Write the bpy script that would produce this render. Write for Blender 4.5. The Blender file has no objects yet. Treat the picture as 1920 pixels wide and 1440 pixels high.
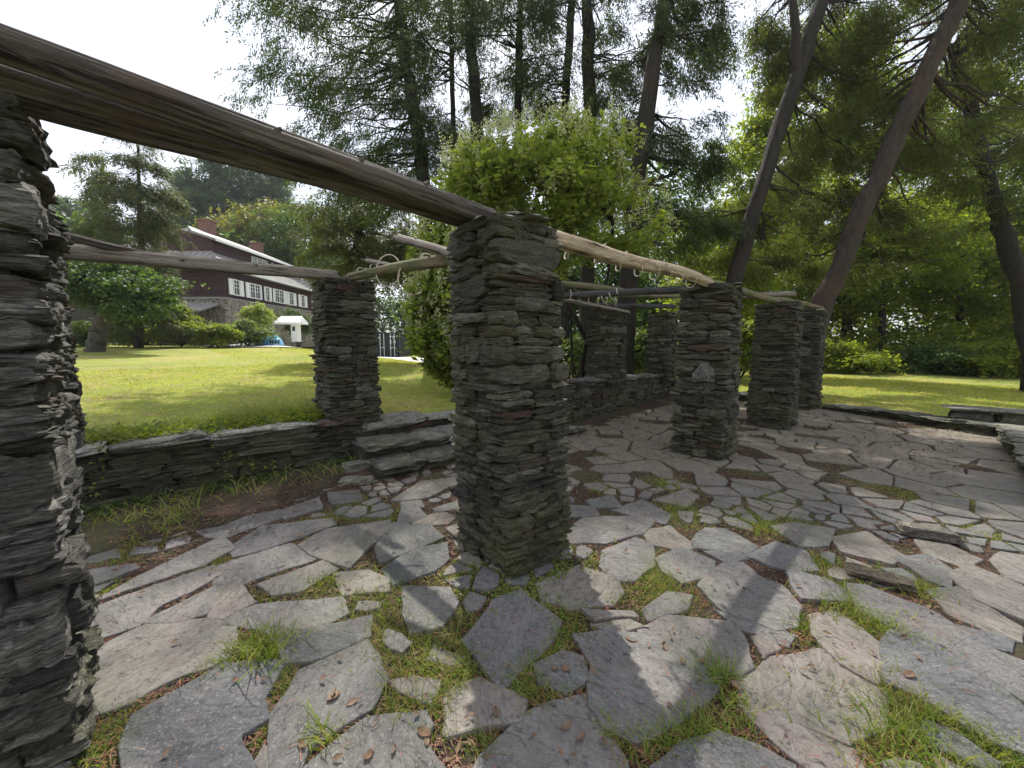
import bpy, math, random
import numpy as np
from mathutils import Vector, Matrix, Euler

R = math.radians
random.seed(7)
rng = np.random.default_rng(7)
scene = bpy.context.scene
COL = scene.collection

# ---------------------------------------------------------------- camera, sky, sun, exposure
EYE, PITCH, FPX = 1.5, R(5.9), 721.0
cam_d = bpy.data.cameras.new('camera')
cam_d.sensor_width = 36.0
cam_d.lens = FPX / 1920.0 * 36.0
cam_d.clip_start = 0.05
cam_d.clip_end = 2000
cam = bpy.data.objects.new('camera', cam_d)
COL.objects.link(cam)
cam.location = (0, 0, EYE)
cam.rotation_euler = (R(90) - PITCH, 0, 0)
scene.camera = cam

SUN_EL, SUN_AZ = R(55), R(-12)          # azimuth measured clockwise from +Y
world = bpy.data.worlds.new('World')
scene.world = world
world.use_nodes = True
wn, wl = world.node_tree.nodes, world.node_tree.links
wn.clear()
sky = wn.new('ShaderNodeTexSky'); sky.sky_type = 'NISHITA'; sky.sun_disc = False
sky.sun_elevation = SUN_EL; sky.sun_rotation = SUN_AZ
sky.air_density = 1.0; sky.dust_density = 1.0; sky.ozone_density = 1.0
wtc = wn.new('ShaderNodeTexCoord')
wmap = wn.new('ShaderNodeMapping'); wmap.inputs['Scale'].default_value = (1.2, 1.2, 3.0)
wno = wn.new('ShaderNodeTexNoise'); wno.inputs['Scale'].default_value = 1.6; wno.inputs['Detail'].default_value = 5
wra = wn.new('ShaderNodeValToRGB'); wra.color_ramp.elements[0].position = 0.36; wra.color_ramp.elements[1].position = 0.66
wra.color_ramp.elements[0].color = (.5, .5, .5, 1); wra.color_ramp.elements[1].color = (.92, .92, .92, 1)
wmix = wn.new('ShaderNodeMixRGB'); wmix.inputs['Color2'].default_value = (5.7, 5.7, 6.0, 1)   # thin bright cloud
wbg = wn.new('ShaderNodeBackground'); wbg.inputs['Strength'].default_value = 0.115
wo = wn.new('ShaderNodeOutputWorld')
wl.new(wtc.outputs['Generated'], wmap.inputs['Vector']); wl.new(wmap.outputs[0], wno.inputs['Vector'])
wl.new(wno.outputs['Fac'], wra.inputs['Fac']); wl.new(wra.outputs['Color'], wmix.inputs['Fac'])
wl.new(sky.outputs[0], wmix.inputs['Color1']); wl.new(wmix.outputs[0], wbg.inputs['Color'])
wl.new(wbg.outputs[0], wo.inputs['Surface'])

sun_d = bpy.data.lights.new('sun', 'SUN'); sun_d.energy = 3.4; sun_d.angle = R(0.6); sun_d.color = (1.0, .95, .86)
sun = bpy.data.objects.new('sun', sun_d); COL.objects.link(sun)
sdir = Vector((math.sin(SUN_AZ) * math.cos(SUN_EL), math.cos(SUN_AZ) * math.cos(SUN_EL), math.sin(SUN_EL)))
sun.rotation_euler = sdir.to_track_quat('Z', 'Y').to_euler()
sun.location = sdir * 60

scene.view_settings.view_transform = 'Standard'
scene.view_settings.look = 'None'
scene.view_settings.exposure = 1.08
scene.view_settings.gamma = 1.0
scene.view_settings.use_curve_mapping = False
scene.cycles.max_bounces = 7
scene.cycles.diffuse_bounces = 3
scene.cycles.glossy_bounces = 2
scene.cycles.transmission_bounces = 4
scene.cycles.transparent_max_bounces = 4
scene.cycles.use_denoising = True
scene.cycles.denoising_prefilter = 'ACCURATE'
scene.cycles.denoising_input_passes = 'RGB_ALBEDO_NORMAL'
scene.cycles.sample_clamp_indirect = 6.0
scene.cycles.use_adaptive_sampling = True
scene.cycles.adaptive_threshold = 0.015

# ---------------------------------------------------------------- survey helpers (photo pixel -> point in the place)
def ray(u, v):
    dx = (u - 960) / FPX; dz = -(v - 720) / FPX
    return dx, math.cos(PITCH) + dz * math.sin(PITCH), -math.sin(PITCH) + dz * math.cos(PITCH)
def G(u, v, z=0.0):
    x, y, zz = ray(u, v); t = (z - EYE) / zz
    return (x * t, y * t)
def AT(u, v, Y):
    x, y, zz = ray(u, v); t = Y / y
    return Vector((x * t, Y, EYE + zz * t))

# ---------------------------------------------------------------- naming helpers
def tag(o, label=None, cat=None, group=None, kind=None):
    if label: o['label'] = label
    if cat: o['category'] = cat
    if group: o['group'] = group
    if kind: o['kind'] = kind
    return o
def empty(name, loc=(0, 0, 0), rz=0.0, label=None, cat=None, group=None):
    o = bpy.data.objects.new(name, None); COL.objects.link(o)
    o.location = loc; o.rotation_euler = (0, 0, rz); o.empty_display_size = .2
    return tag(o, label, cat, group)
def link(name, me, parent=None, loc=None, rot=None, scl=None):
    o = bpy.data.objects.new(name, me); COL.objects.link(o)
    if parent is not None: o.parent = parent
    if loc is not None: o.location = loc
    if rot is not None: o.rotation_euler = rot
    if scl is not None: o.scale = scl
    return o

# ---------------------------------------------------------------- numpy noise
_T = rng.random((32, 32, 32)).astype(np.float32)
def vnoise(p):
    p = np.asarray(p, dtype=np.float64)
    i = np.floor(p).astype(np.int64); f = p - i; f = f * f * (3 - 2 * f)
    x0, y0, z0 = (i[..., k] & 31 for k in range(3)); x1, y1, z1 = ((i[..., k] + 1) & 31 for k in range(3))
    fx, fy, fz = f[..., 0], f[..., 1], f[..., 2]
    def L(a, b, t): return a + (b - a) * t
    return L(L(L(_T[x0, y0, z0], _T[x1, y0, z0], fx), L(_T[x0, y1, z0], _T[x1, y1, z0], fx), fy),
             L(L(_T[x0, y0, z1], _T[x1, y0, z1], fx), L(_T[x0, y1, z1], _T[x1, y1, z1], fx), fy), fz) * 2 - 1
def fbm(p, o=3):
    p = np.asarray(p, dtype=np.float64); s = 0; a = 1
    for k in range(o): s = s + a * vnoise(p * (2 ** k) + 7.3 * k); a *= .5
    return s

# ---------------------------------------------------------------- fast mesh assembly
class MB:
    """collects vertex / face arrays of one object (faces with equal or mixed corner counts)"""
    def __init__(s): s.v = []; s.f = []; s.m = []; s.n = 0
    def add(s, v, f, mi=0):
        v = np.asarray(v, dtype=np.float32).reshape(-1, 3)
        s.v.append(v)
        if isinstance(f, np.ndarray): s.f.append((f + s.n, mi))
        else:
            by = {}
            for q in f: by.setdefault(len(q), []).append(q)
            for q in by.values(): s.f.append((np.array(q) + s.n, mi))
        s.n += len(v); return s
    def box(s, c, d, rz=0.0, mi=0):
        c = np.array(c); d = np.array(d) / 2
        p = np.array([[x, y, z] for x in (-1, 1) for y in (-1, 1) for z in (-1, 1)]) * d
        cs, sn = math.cos(rz), math.sin(rz)
        p = np.stack([p[:, 0] * cs - p[:, 1] * sn, p[:, 0] * sn + p[:, 1] * cs, p[:, 2]], 1) + c
        return s.add(p, np.array([[0, 1, 3, 2], [4, 6, 7, 5], [0, 4, 5, 1], [2, 3, 7, 6], [0, 2, 6, 4], [1, 5, 7, 3]]), mi)
    def tube(s, path, rad, n=6, jit=0.0, mi=0, caps=True):
        path = np.asarray(path, dtype=float); m = len(path)
        rad = np.broadcast_to(np.asarray(rad, dtype=float), (m,))
        t = np.gradient(path, axis=0); t /= (np.linalg.norm(t, axis=1, keepdims=True) + 1e-9)
        ref = np.array([0, 0, 1.0]) if abs(t[0, 2]) < .9 else np.array([1.0, 0, 0])
        a = np.cross(t, ref); a /= (np.linalg.norm(a, axis=1, keepdims=True) + 1e-9); b = np.cross(t, a)
        th = np.arange(n) / n * 2 * np.pi
        r = rad[:, None] * np.ones((m, n))
        if jit: r = r * (1 + jit * fbm(np.stack([np.cos(th)[None, :] * 1.3 + path[:, :1] * 2, np.sin(th)[None, :] * 1.3 + path[:, 1:2] * 2, np.zeros((1, n)) + path[:, 2:3] * 1.2], -1), 3))
        v = path[:, None] + (a[:, None] * np.cos(th)[None, :, None] + b[:, None] * np.sin(th)[None, :, None]) * r[..., None]
        i = np.arange(m - 1)[:, None] * n; j = np.arange(n)[None, :]; k = (j + 1) % n
        f = np.stack([i + j, i + k, i + n + k, i + n + j], -1).reshape(-1, 4)
        s.add(v.reshape(-1, 3), f, mi)
        if caps: s.f.append((np.array([list(range(n))[::-1]]) + s.n - m * n, mi)); s.f.append((np.array([list(range(n))]) + s.n - n, mi))
        return s
    def mesh(s, name, mats, smooth=False):
        me = bpy.data.meshes.new(name)
        V = np.concatenate(s.v); me.vertices.add(len(V)); me.vertices.foreach_set('co', V.astype(np.float32).ravel())
        loops = np.concatenate([f.ravel() for f, _ in s.f]); tot = np.concatenate([np.full(len(f), f.shape[1]) for f, _ in s.f])
        me.loops.add(len(loops)); me.loops.foreach_set('vertex_index', loops.astype(np.int32))
        st = np.concatenate([[0], np.cumsum(tot)[:-1]])
        me.polygons.add(len(tot)); me.polygons.foreach_set('loop_start', st.astype(np.int32))
        me.polygons.foreach_set('loop_total', tot.astype(np.int32))
        if not isinstance(mats, (list, tuple)): mats = [mats]
        for m in mats: me.materials.append(m)
        if len(mats) > 1: me.polygons.foreach_set('material_index', np.concatenate([np.full(len(f), mi) for f, mi in s.f]).astype(np.int32))
        me.polygons.foreach_set('use_smooth', np.full(len(tot), smooth, dtype=bool))
        me.update(calc_edges=True); me.validate(); return me
    def build(s, name, mats, parent=None, smooth=False, loc=None, rot=None):
        return link(name, s.mesh(name, mats, smooth), parent, loc, rot)

# ---------------------------------------------------------------- materials
def newmat(name):
    m = bpy.data.materials.new(name); m.use_nodes = True
    N, L = m.node_tree.nodes, m.node_tree.links; N.clear()
    o = N.new('ShaderNodeOutputMaterial'); b = N.new('ShaderNodeBsdfPrincipled')
    L.new(b.outputs[0], o.inputs['Surface']); b.inputs['Specular IOR Level'].default_value = .3
    return m, N, L, b, o
def noise(N, L, vec, scale, detail=4, rough=.6, dist=0.0):
    n = N.new('ShaderNodeTexNoise'); n.inputs['Scale'].default_value = scale; n.inputs['Detail'].default_value = detail
    n.inputs['Roughness'].default_value = rough; n.inputs['Distortion'].default_value = dist
    if vec is not None: L.new(vec, n.inputs['Vector'])
    return n.outputs['Fac']
def mapping(N, L, vec, scale=(1, 1, 1), rot=(0, 0, 0)):
    m = N.new('ShaderNodeMapping'); m.inputs['Scale'].default_value = scale; m.inputs['Rotation'].default_value = rot
    L.new(vec, m.inputs['Vector']); return m.outputs[0]
def ramp(N, L, fac, stops):
    r = N.new('ShaderNodeValToRGB'); e = r.color_ramp.elements
    while len(e) < len(stops): e.new(.5)
    for k, (p, c) in enumerate(stops): e[k].position = p; e[k].color = (*c, 1) if len(c) == 3 else c
    L.new(fac, r.inputs['Fac']); return r.outputs['Color']
def g(x): return (x, x, x)
def mix(N, L, fac, a, b, mode='MIX'):
    m = N.new('ShaderNodeMixRGB'); m.blend_type = mode
    for s, x in ((m.inputs['Fac'], fac), (m.inputs['Color1'], a), (m.inputs['Color2'], b)):
        if isinstance(x, (int, float)): s.default_value = x
        elif isinstance(x, tuple): s.default_value = (*x, 1)
        else: L.new(x, s)
    return m.outputs[0]
def bump(N, L, b, h, strength=.6, dist=.02):
    n = N.new('ShaderNodeBump'); n.inputs['Strength'].default_value = strength; n.inputs['Distance'].default_value = dist
    L.new(h, n.inputs['Height']); L.new(n.outputs[0], b.inputs['Normal'])
def add(N, L, a, b, wa=1.0, wb=1.0):
    p = N.new('ShaderNodeMath'); p.operation = 'MULTIPLY'; L.new(a, p.inputs[0]); p.inputs[1].default_value = wa
    q = N.new('ShaderNodeMath'); q.operation = 'MULTIPLY_ADD'; L.new(b, q.inputs[0]); q.inputs[1].default_value = wb; L.new(p.outputs[0], q.inputs[2])
    return q.outputs[0]

def stone_mat(name, dark=(.014, .0132, .0115), lite=(.122, .114, .090), moss=.7, warm=(.13, .075, .055), strata=True, val=1.0):
    m, N, L, b, o = newmat(name)
    geo = N.new('ShaderNodeNewGeometry'); oi = N.new('ShaderNodeObjectInfo')
    pos = geo.outputs['Position']; rnd = oi.outputs['Random']
    st = mapping(N, L, pos, (1, 1, 5.5) if strata else (1, 1, 1), (R(7), R(-5), 0))
    n1 = noise(N, L, st, 9, 6, .62, .6); n2 = noise(N, L, st, 42, 5, .7); n3 = noise(N, L, pos, 2.1, 4, .6)
    n4 = noise(N, L, pos, 70, 3, .7); n5 = noise(N, L, pos, 14, 5, .65)
    base = ramp(N, L, n1, [(.28, dark), (.5, tuple((a + c) / 2 for a, c in zip(dark, lite))), (.72, lite)])
    per = ramp(N, L, rnd, [(0, g(.4)), (.3, g(.8)), (.7, g(1.25)), (1, g(2.3))])
    base = mix(N, L, 1.0, base, per, 'MULTIPLY')
    wsel = ramp(N, L, rnd, [(.0, g(.55)), (.05, g(.45)), (.07, g(0)), (.5, g(.0)), (.55, g(.22)), (.6, g(0))])
    base = mix(N, L, wsel, base, warm)
    mo = ramp(N, L, add(N, L, n3, n5, .6, .45), [(.5, g(0)), (.62, g(moss))])
    base = mix(N, L, mo, base, (.085, .10, .045))
    li = ramp(N, L, n5, [(.62, g(0)), (.70, g(.5))])
    li = mix(N, L, 1.0, li, ramp(N, L, n4, [(.45, g(0)), (.6, g(1))]), 'MULTIPLY')
    base = mix(N, L, li, base, (.30, .32, .29))
    # green algae creeping up from the damp ground
    sz_ = N.new('ShaderNodeSeparateXYZ'); L.new(pos, sz_.inputs[0])
    alg = ramp(N, L, add(N, L, sz_.outputs[2], n3, -.35, .5), [(-.0, g(0)), (.3, g(.6))])
    base = mix(N, L, alg, base, mix(N, L, 1.0, base, (1.08, 1.10, .74), 'MULTIPLY'))
    # thin dark parting lines between the cleaved leaves of slate
    nl = noise(N, L, mapping(N, L, pos, (1, 1, 13), (R(7), R(-5), 0)), 6.5, 4, .55, 1.0)
    base = mix(N, L, 1.0, base, ramp(N, L, nl, [(.40, g(1)), (.46, g(.38)), (.50, g(1)), (.58, g(1.1)), (.61, g(.5)), (.64, g(1.15))]), 'MULTIPLY')
    base = mix(N, L, 1.0, base, ramp(N, L, n2, [(.32, g(.5)), (.68, g(1.5))]), 'MULTIPLY')
    base = mix(N, L, 1.0, base, g(val), 'MULTIPLY')
    L.new(base, b.inputs['Base Color'])
    L.new(ramp(N, L, n1, [(.3, g(.62)), (.7, g(.85))]), b.inputs['Roughness'])
    bump(N, L, b, add(N, L, add(N, L, add(N, L, n1, n2, .6, .5), n4, 1.0, .25), nl, 1.0, .8), 1.0, .035)
    return m
M = {}
M['slate'] = stone_mat('slate_ledgestone')
M['slate_near'] = stone_mat('slate_ledgestone_pale_lichen', dark=(.016, .0155, .015), lite=(.15, .144, .132), moss=.25)
M['slate_cap'] = stone_mat('slate_capstone', dark=(.07, .068, .064), lite=(.21, .20, .185), moss=.35, strata=False)
def mortar_mat():
    m, N, L, b, o = newmat('dark_mortar')
    pos = N.new('ShaderNodeNewGeometry').outputs['Position']
    n = noise(N, L, pos, 22, 5); L.new(ramp(N, L, n, [(.3, (.02, .02, .018)), (.7, (.07, .07, .06))]), b.inputs['Base Color'])
    b.inputs['Roughness'].default_value = .95; bump(N, L, b, n, 1, .03); return m
M['mortar'] = mortar_mat()
def flag_mat():
    m, N, L, b, o = newmat('flagstone_slate')
    pos = N.new('ShaderNodeNewGeometry').outputs['Position']; rnd = N.new('ShaderNodeObjectInfo').outputs['Random']
    vr = N.new('ShaderNodeVectorRotate'); vr.rotation_type = 'Z_AXIS'; L.new(pos, vr.inputs['Vector'])
    am = N.new('ShaderNodeMath'); am.operation = 'MULTIPLY'; L.new(rnd, am.inputs[0]); am.inputs[1].default_value = 2.2; L.new(am.outputs[0], vr.inputs['Angle'])
    st = mapping(N, L, vr.outputs[0], (1, 2.6, 3))
    n1 = noise(N, L, st, 3.2, 7, .68, .7); n2 = noise(N, L, st, 17, 6, .72, .3); n3 = noise(N, L, pos, 75, 4, .8)
    n4 = noise(N, L, pos, 3.3, 5, .6); n5 = noise(N, L, pos, 27, 5, .7); n6 = noise(N, L, pos, 1.4, 2)
    hue = ramp(N, L, rnd, [(0, (.098, .104, .113)), (.22, (.195, .182, .168)), (.42, (.112, .12, .115)), (.6, (.235, .205, .175)), (.78, (.14, .14, .142)), (1, (.25, .222, .18))])
    base = mix(N, L, 1.0, hue, ramp(N, L, n1, [(.25, g(.62)), (.5, g(1.0)), (.75, g(1.35))]), 'MULTIPLY')
    base = mix(N, L, 1.0, base, ramp(N, L, n2, [(.3, g(.7)), (.7, g(1.28))]), 'MULTIPLY')
    base = mix(N, L, ramp(N, L, n4, [(.5, g(0)), (.7, g(.42))]), base, (.27, .205, .205))        # pinkish iron bloom
    base = mix(N, L, ramp(N, L, n6, [(.52, g(0)), (.68, g(.35))]), base, (.17, .19, .12))      # thin algae
    base = mix(N, L, ramp(N, L, n3, [(.54, g(0)), (.64, g(.6))]), base, (.34, .34, .32))         # pale lichen specks
    base = mix(N, L, ramp(N, L, n5, [(.32, g(.8)), (.44, g(0))]), base, (.055, .05, .052))
    base = mix(N, L, 1.0, base, g(.84), 'MULTIPLY')
    # fallen-needle dirt beyond the middle of the terrace
    sx = N.new('ShaderNodeSeparateXYZ'); L.new(pos, sx.inputs[0])
    far = ramp(N, L, add(N, L, sx.outputs[1], n6, .1, .25), [(.40, g(0)), (.60, g(.9))])
    dirt = mix(N, L, far, g(0), ramp(N, L, n5, [(.32, g(.35)), (.5, g(1))]))
    base = mix(N, L, dirt, base, ramp(N, L, n2, [(.3, (.08, .062, .042)), (.5, (.175, .15, .112)), (.7, (.28, .25, .195))]))
    L.new(base, b.inputs['Base Color']); b.inputs['Roughness'].default_value = .72
    ns = noise(N, L, mapping(N, L, vr.outputs[0], (1, 1.7, 1)), 2.3, 6, .62, .5)        # flaked layers: small ledges
    ledge = ramp(N, L, ns, [(.34, g(0)), (.345, g(.25)), (.43, g(.27)), (.436, g(.5)), (.53, g(.52)), (.537, g(.75)), (.63, g(.77)), (.636, g(1))])
    h = add(N, L, add(N, L, n1, n2, .16, .42), n3, 1.0, .14); h = add(N, L, h, ledge, 1.0, .75)
    bump(N, L, b, h, 1.0, .024)
    return m
M['flag'] = flag_mat()
def soil_mat():
    m, N, L, b, o = newmat('needle_littered_soil')
    pos = N.new('ShaderNodeNewGeometry').outputs['Position']
    n1 = noise(N, L, pos, 5, 6, .7); n2 = noise(N, L, pos, 60, 4, .8); n3 = noise(N, L, pos, 1.3, 3)
    c = ramp(N, L, n1, [(.3, (.022, .016, .012)), (.55, (.05, .032, .023)), (.75, (.105, .06, .042))])
    c = mix(N, L, ramp(N, L, n3, [(.45, g(0)), (.62, g(.55))]), c, (.075, .085, .035))
    c = mix(N, L, 1.0, c, ramp(N, L, n2, [(.3, g(.55)), (.7, g(1.5))]), 'MULTIPLY')
    L.new(c, b.inputs['Base Color']); b.inputs['Roughness'].default_value = .95
    bump(N, L, b, add(N, L, n1, n2, .6, .5), 1, .03); return m
M['soil'] = soil_mat()
def lawn_mat():
    m, N, L, b, o = newmat('mown_lawn')
    pos = N.new('ShaderNodeNewGeometry').outputs['Position']
    n1 = noise(N, L, pos, .45, 5, .65, .5); n2 = noise(N, L, pos, 9, 5, .75); n3 = noise(N, L, pos, 55, 3, .8); n4 = noise(N, L, pos, 1.7, 4)
    c = ramp(N, L, n1, [(.32, (.20, .26, .04)), (.5, (.29, .33, .05)), (.66, (.40, .35, .10))])
    c = mix(N, L, ramp(N, L, n4, [(.48, g(0)), (.66, g(.7))]), c, (.33, .26, .12))
    c = mix(N, L, 1.0, c, ramp(N, L, n2, [(.3, g(.6)), (.7, g(1.35))]), 'MULTIPLY')
    c = mix(N, L, 1.0, c, ramp(N, L, n3, [(.3, g(.6)), (.7, g(1.4))]), 'MULTIPLY')
    sx = N.new('ShaderNodeSeparateXYZ'); L.new(pos, sx.inputs[0])
    L.new(c, b.inputs['Base Color']); b.inputs['Roughness'].default_value = .9
    bump(N, L, b, add(N, L, n2, n3, 1, .7), 1, .05); return m
M['lawn'] = lawn_mat()
def leaf_mat(name, cols, trans=.42, tcol=None, rough=.5, var=.25):
    m = bpy.data.materials.new(name); m.use_nodes = True
    N, L = m.node_tree.nodes, m.node_tree.links; N.clear()
    o = N.new('ShaderNodeOutputMaterial'); d = N.new('ShaderNodeBsdfPrincipled'); t = N.new('ShaderNodeBsdfTranslucent'); mx = N.new('ShaderNodeMixShader')
    geo = N.new('ShaderNodeNewGeometry'); rnd = geo.outputs['Random Per Island']
    c = ramp(N, L, rnd, [(k / (len(cols) - 1), cc) for k, cc in enumerate(cols)])
    n = noise(N, L, geo.outputs['Position'], .8, 3)
    c = mix(N, L, 1.0, c, ramp(N, L, n, [(.3, g(1 - var)), (.7, g(1 + var))]), 'MULTIPLY')
    tc = mix(N, L, 1.0, c, tcol or (1.7, 1.75, .7), 'MULTIPLY')
    L.new(c, d.inputs['Base Color']); d.inputs['Roughness'].default_value = rough; d.inputs['Specular IOR Level'].default_value = .2
    L.new(tc, t.inputs['Color']); mx.inputs['Fac'].default_value = trans
    L.new(d.outputs[0], mx.inputs[1]); L.new(t.outputs[0], mx.inputs[2]); L.new(mx.outputs[0], o.inputs['Surface']); return m
M['thuja'] = leaf_mat('cedar_spray', [(.03, .055, .026), (.045, .078, .03), (.065, .09, .034), (.035, .065, .04), (.09, .075, .04)], .38)
M['thuja_olive'] = leaf_mat('cedar_spray_olive', [(.045, .07, .028), (.075, .10, .032), (.11, .10, .045), (.05, .085, .032)], .42)
M['thuja_lit'] = leaf_mat('cedar_spray_lit_yellow_green', [(.05, .08, .025), (.08, .11, .03), (.10, .12, .035), (.05, .075, .03)], .42)  # the cedar spray again, with sunlight put into a yellower tint
M['maple'] = leaf_mat('maple_leaf', [(.10, .15, .028), (.15, .20, .032), (.22, .235, .038), (.11, .155, .03)], .55)
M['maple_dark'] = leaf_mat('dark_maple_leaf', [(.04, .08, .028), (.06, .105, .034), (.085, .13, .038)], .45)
M['yellowgreen'] = leaf_mat('yellow_green_leaf', [(.11, .13, .035), (.16, .16, .04), (.20, .17, .04), (.08, .11, .035)], .42)
M['pine'] = leaf_mat('pine_needle_cluster', [(.075, .115, .075), (.095, .135, .085), (.085, .125, .095)], .35)  # needle greens paled towards grey, distance haze put into the colour
M['hydrangea'] = leaf_mat('hydrangea_leaf', [(.14, .19, .045), (.19, .24, .06), (.26, .29, .085), (.12, .17, .045)], .5)
M['panicle'] = leaf_mat('cream_panicle', [(.42, .45, .25), (.56, .57, .36), (.34, .39, .2)], .4, (1.1, 1.1, .8))
M['shrub'] = leaf_mat('pale_shrub_leaf', [(.09, .13, .04), (.13, .17, .05), (.10, .14, .06)], .45)
M['grass'] = leaf_mat('grass_blade', [(.09, .14, .03), (.14, .21, .04), (.20, .26, .055), (.26, .27, .08), (.28, .22, .12)], .45, rough=.45)
M['lawngrass'] = leaf_mat('lawn_blade', [(.20, .26, .04), (.28, .33, .05), (.36, .36, .075), (.44, .35, .14)], .42, rough=.5)
M['needle'] = leaf_mat('dead_pine_needle', [(.20, .07, .04), (.26, .105, .06), (.13, .055, .035), (.30, .17, .105)], .1, (1, .8, .6))
M['deadleaf'] = leaf_mat('dead_leaf', [(.13, .075, .045), (.19, .125, .08), (.08, .052, .04)], .1, (1, .8, .6))
def bark_mat(name, a, c, red=(.16, .075, .05)):
    m, N, L, b, o = newmat(name)
    pos = N.new('ShaderNodeNewGeometry').outputs['Position']
    st = mapping(N, L, pos, (1, 1, .12)); n1 = noise(N, L, st, 14, 6, .7, .4); n2 = noise(N, L, pos, 1.2, 3)
    col = ramp(N, L, n1, [(.3, a), (.7, c)]); col = mix(N, L, ramp(N, L, n2, [(.5, g(0)), (.65, g(.6))]), col, red)
    L.new(col, b.inputs['Base Color']); b.inputs['Roughness'].default_value = .9; bump(N, L, b, n1, 1, .06); return m
M['bark'] = bark_mat('cedar_bark', (.012, .011, .010), (.042, .036, .033), (.042, .03, .024))
M['bark_red'] = bark_mat('red_cedar_bark', (.022, .018, .015), (.065, .049, .04), (.085, .045, .033))
M['bark_grey'] = bark_mat('grey_bark', (.035, .031, .027), (.13, .115, .10), (.09, .08, .06))
def wood_mat(name, a, c, crack=.02, green=.0, val=1.0):
    m, N, L, b, o = newmat(name)
    ob = N.new('ShaderNodeTexCoord').outputs['Object']
    st = mapping(N, L, ob, (1.1, 14, 14)); n1 = noise(N, L, mapping(N, L, ob, (1.6, 26, 26)), 2.6, 7, .75, .9); n2 = noise(N, L, mapping(N, L, ob, (.5, 8, 8)), 3.5, 5, .65, .5)
    n3 = noise(N, L, ob, 3, 4)
    col = ramp(N, L, n1, [(.28, a), (.7, c)])
    col = mix(N, L, ramp(N, L, n2, [(.38, g(1)), (.45, g(0))]), col, (crack, crack * .85, crack * .7))
    col = mix(N, L, ramp(N, L, n3, [(.52, g(0)), (.68, g(.3))]), col, (.14, .08, .055))
    if green: col = mix(N, L, ramp(N, L, noise(N, L, ob, 2.1, 4), [(.42, g(0)), (.6, g(green))]), col, (.09, .12, .04))
    L.new(col, b.inputs['Base Color']); b.inputs['Roughness'].default_value = .8
    h = add(N, L, n1, ramp(N, L, n2, [(.34, g(0)), (.44, g(1))]), .7, 1.0); bump(N, L, b, h, 1, .02); return m
M['log_dark'] = wood_mat('weathered_log', (.024, .020, .018), (.16, .14, .12))
M['log_pale'] = wood_mat('bleached_log', (.20, .15, .11), (.58, .47, .34), .06)
M['log_grey'] = wood_mat('grey_log', (.09, .078, .066), (.30, .265, .215), .03)
M['log_moss'] = wood_mat('mossy_log', (.09, .07, .045), (.26, .20, .13), .02, .8)
M['pole_dark'] = wood_mat('dark_pole', (.025, .026, .028), (.08, .08, .078), .01)
def plain(name, col, rough=.7, var=.15, scale=8, bmp=.2, metal=0.0):
    m, N, L, b, o = newmat(name)
    pos = N.new('ShaderNodeNewGeometry').outputs['Position']; n = noise(N, L, pos, scale, 4)
    L.new(mix(N, L, 1.0, col, ramp(N, L, n, [(.3, g(1 - var)), (.7, g(1 + var))]), 'MULTIPLY'), b.inputs['Base Color'])
    b.inputs['Roughness'].default_value = rough; b.inputs['Metallic'].default_value = metal
    if bmp: bump(N, L, b, n, bmp, .02)
    return m
M['rope'] = plain('pale_vine_rope', (.42, .37, .29), .8)
M['white'] = plain('white_paint', (.78, .78, .76), .5, .06)
M['shingle'] = plain('dark_red_shingle', (.058, .030, .033), .8, .3, 3)
M['roofmetal'] = plain('pale_metal_roof', (.26, .25, .24), .6, .15, .8)
M['brick'] = plain('chimney_brick', (.19, .10, .082), .85, .3, 6)
M['fieldstone'] = plain('fieldstone', (.26, .23, .20), .9, .4, 3, .6)
M['glass'] = plain('window_glass', (.05, .06, .075), .12, .1, 1, 0)
M['shadedwood'] = plain('porch_shadow_timber', (.06, .05, .045), .8)  # porch timber darkened: shade put into the colour, for door and risers
M['tanwood'] = plain('porch_timber', (.28, .24, .19), .8)
M['gravel'] = plain('pale_driveway', (.55, .54, .53), .9, .12, 5)
M['container'] = plain('shaded_dark_green_steel', (.006, .020, .021), .45, .2, 2)  # dark green paint deepened further, shade on the container put into the colour
M['tarp'] = plain('blue_plastic', (.03, .25, .62), .35, .3, 4)
M['tarp_pale'] = plain('pale_blue_plastic', (.25, .52, .72), .4, .3, 4)
M['mulch'] = M['soil']

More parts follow.
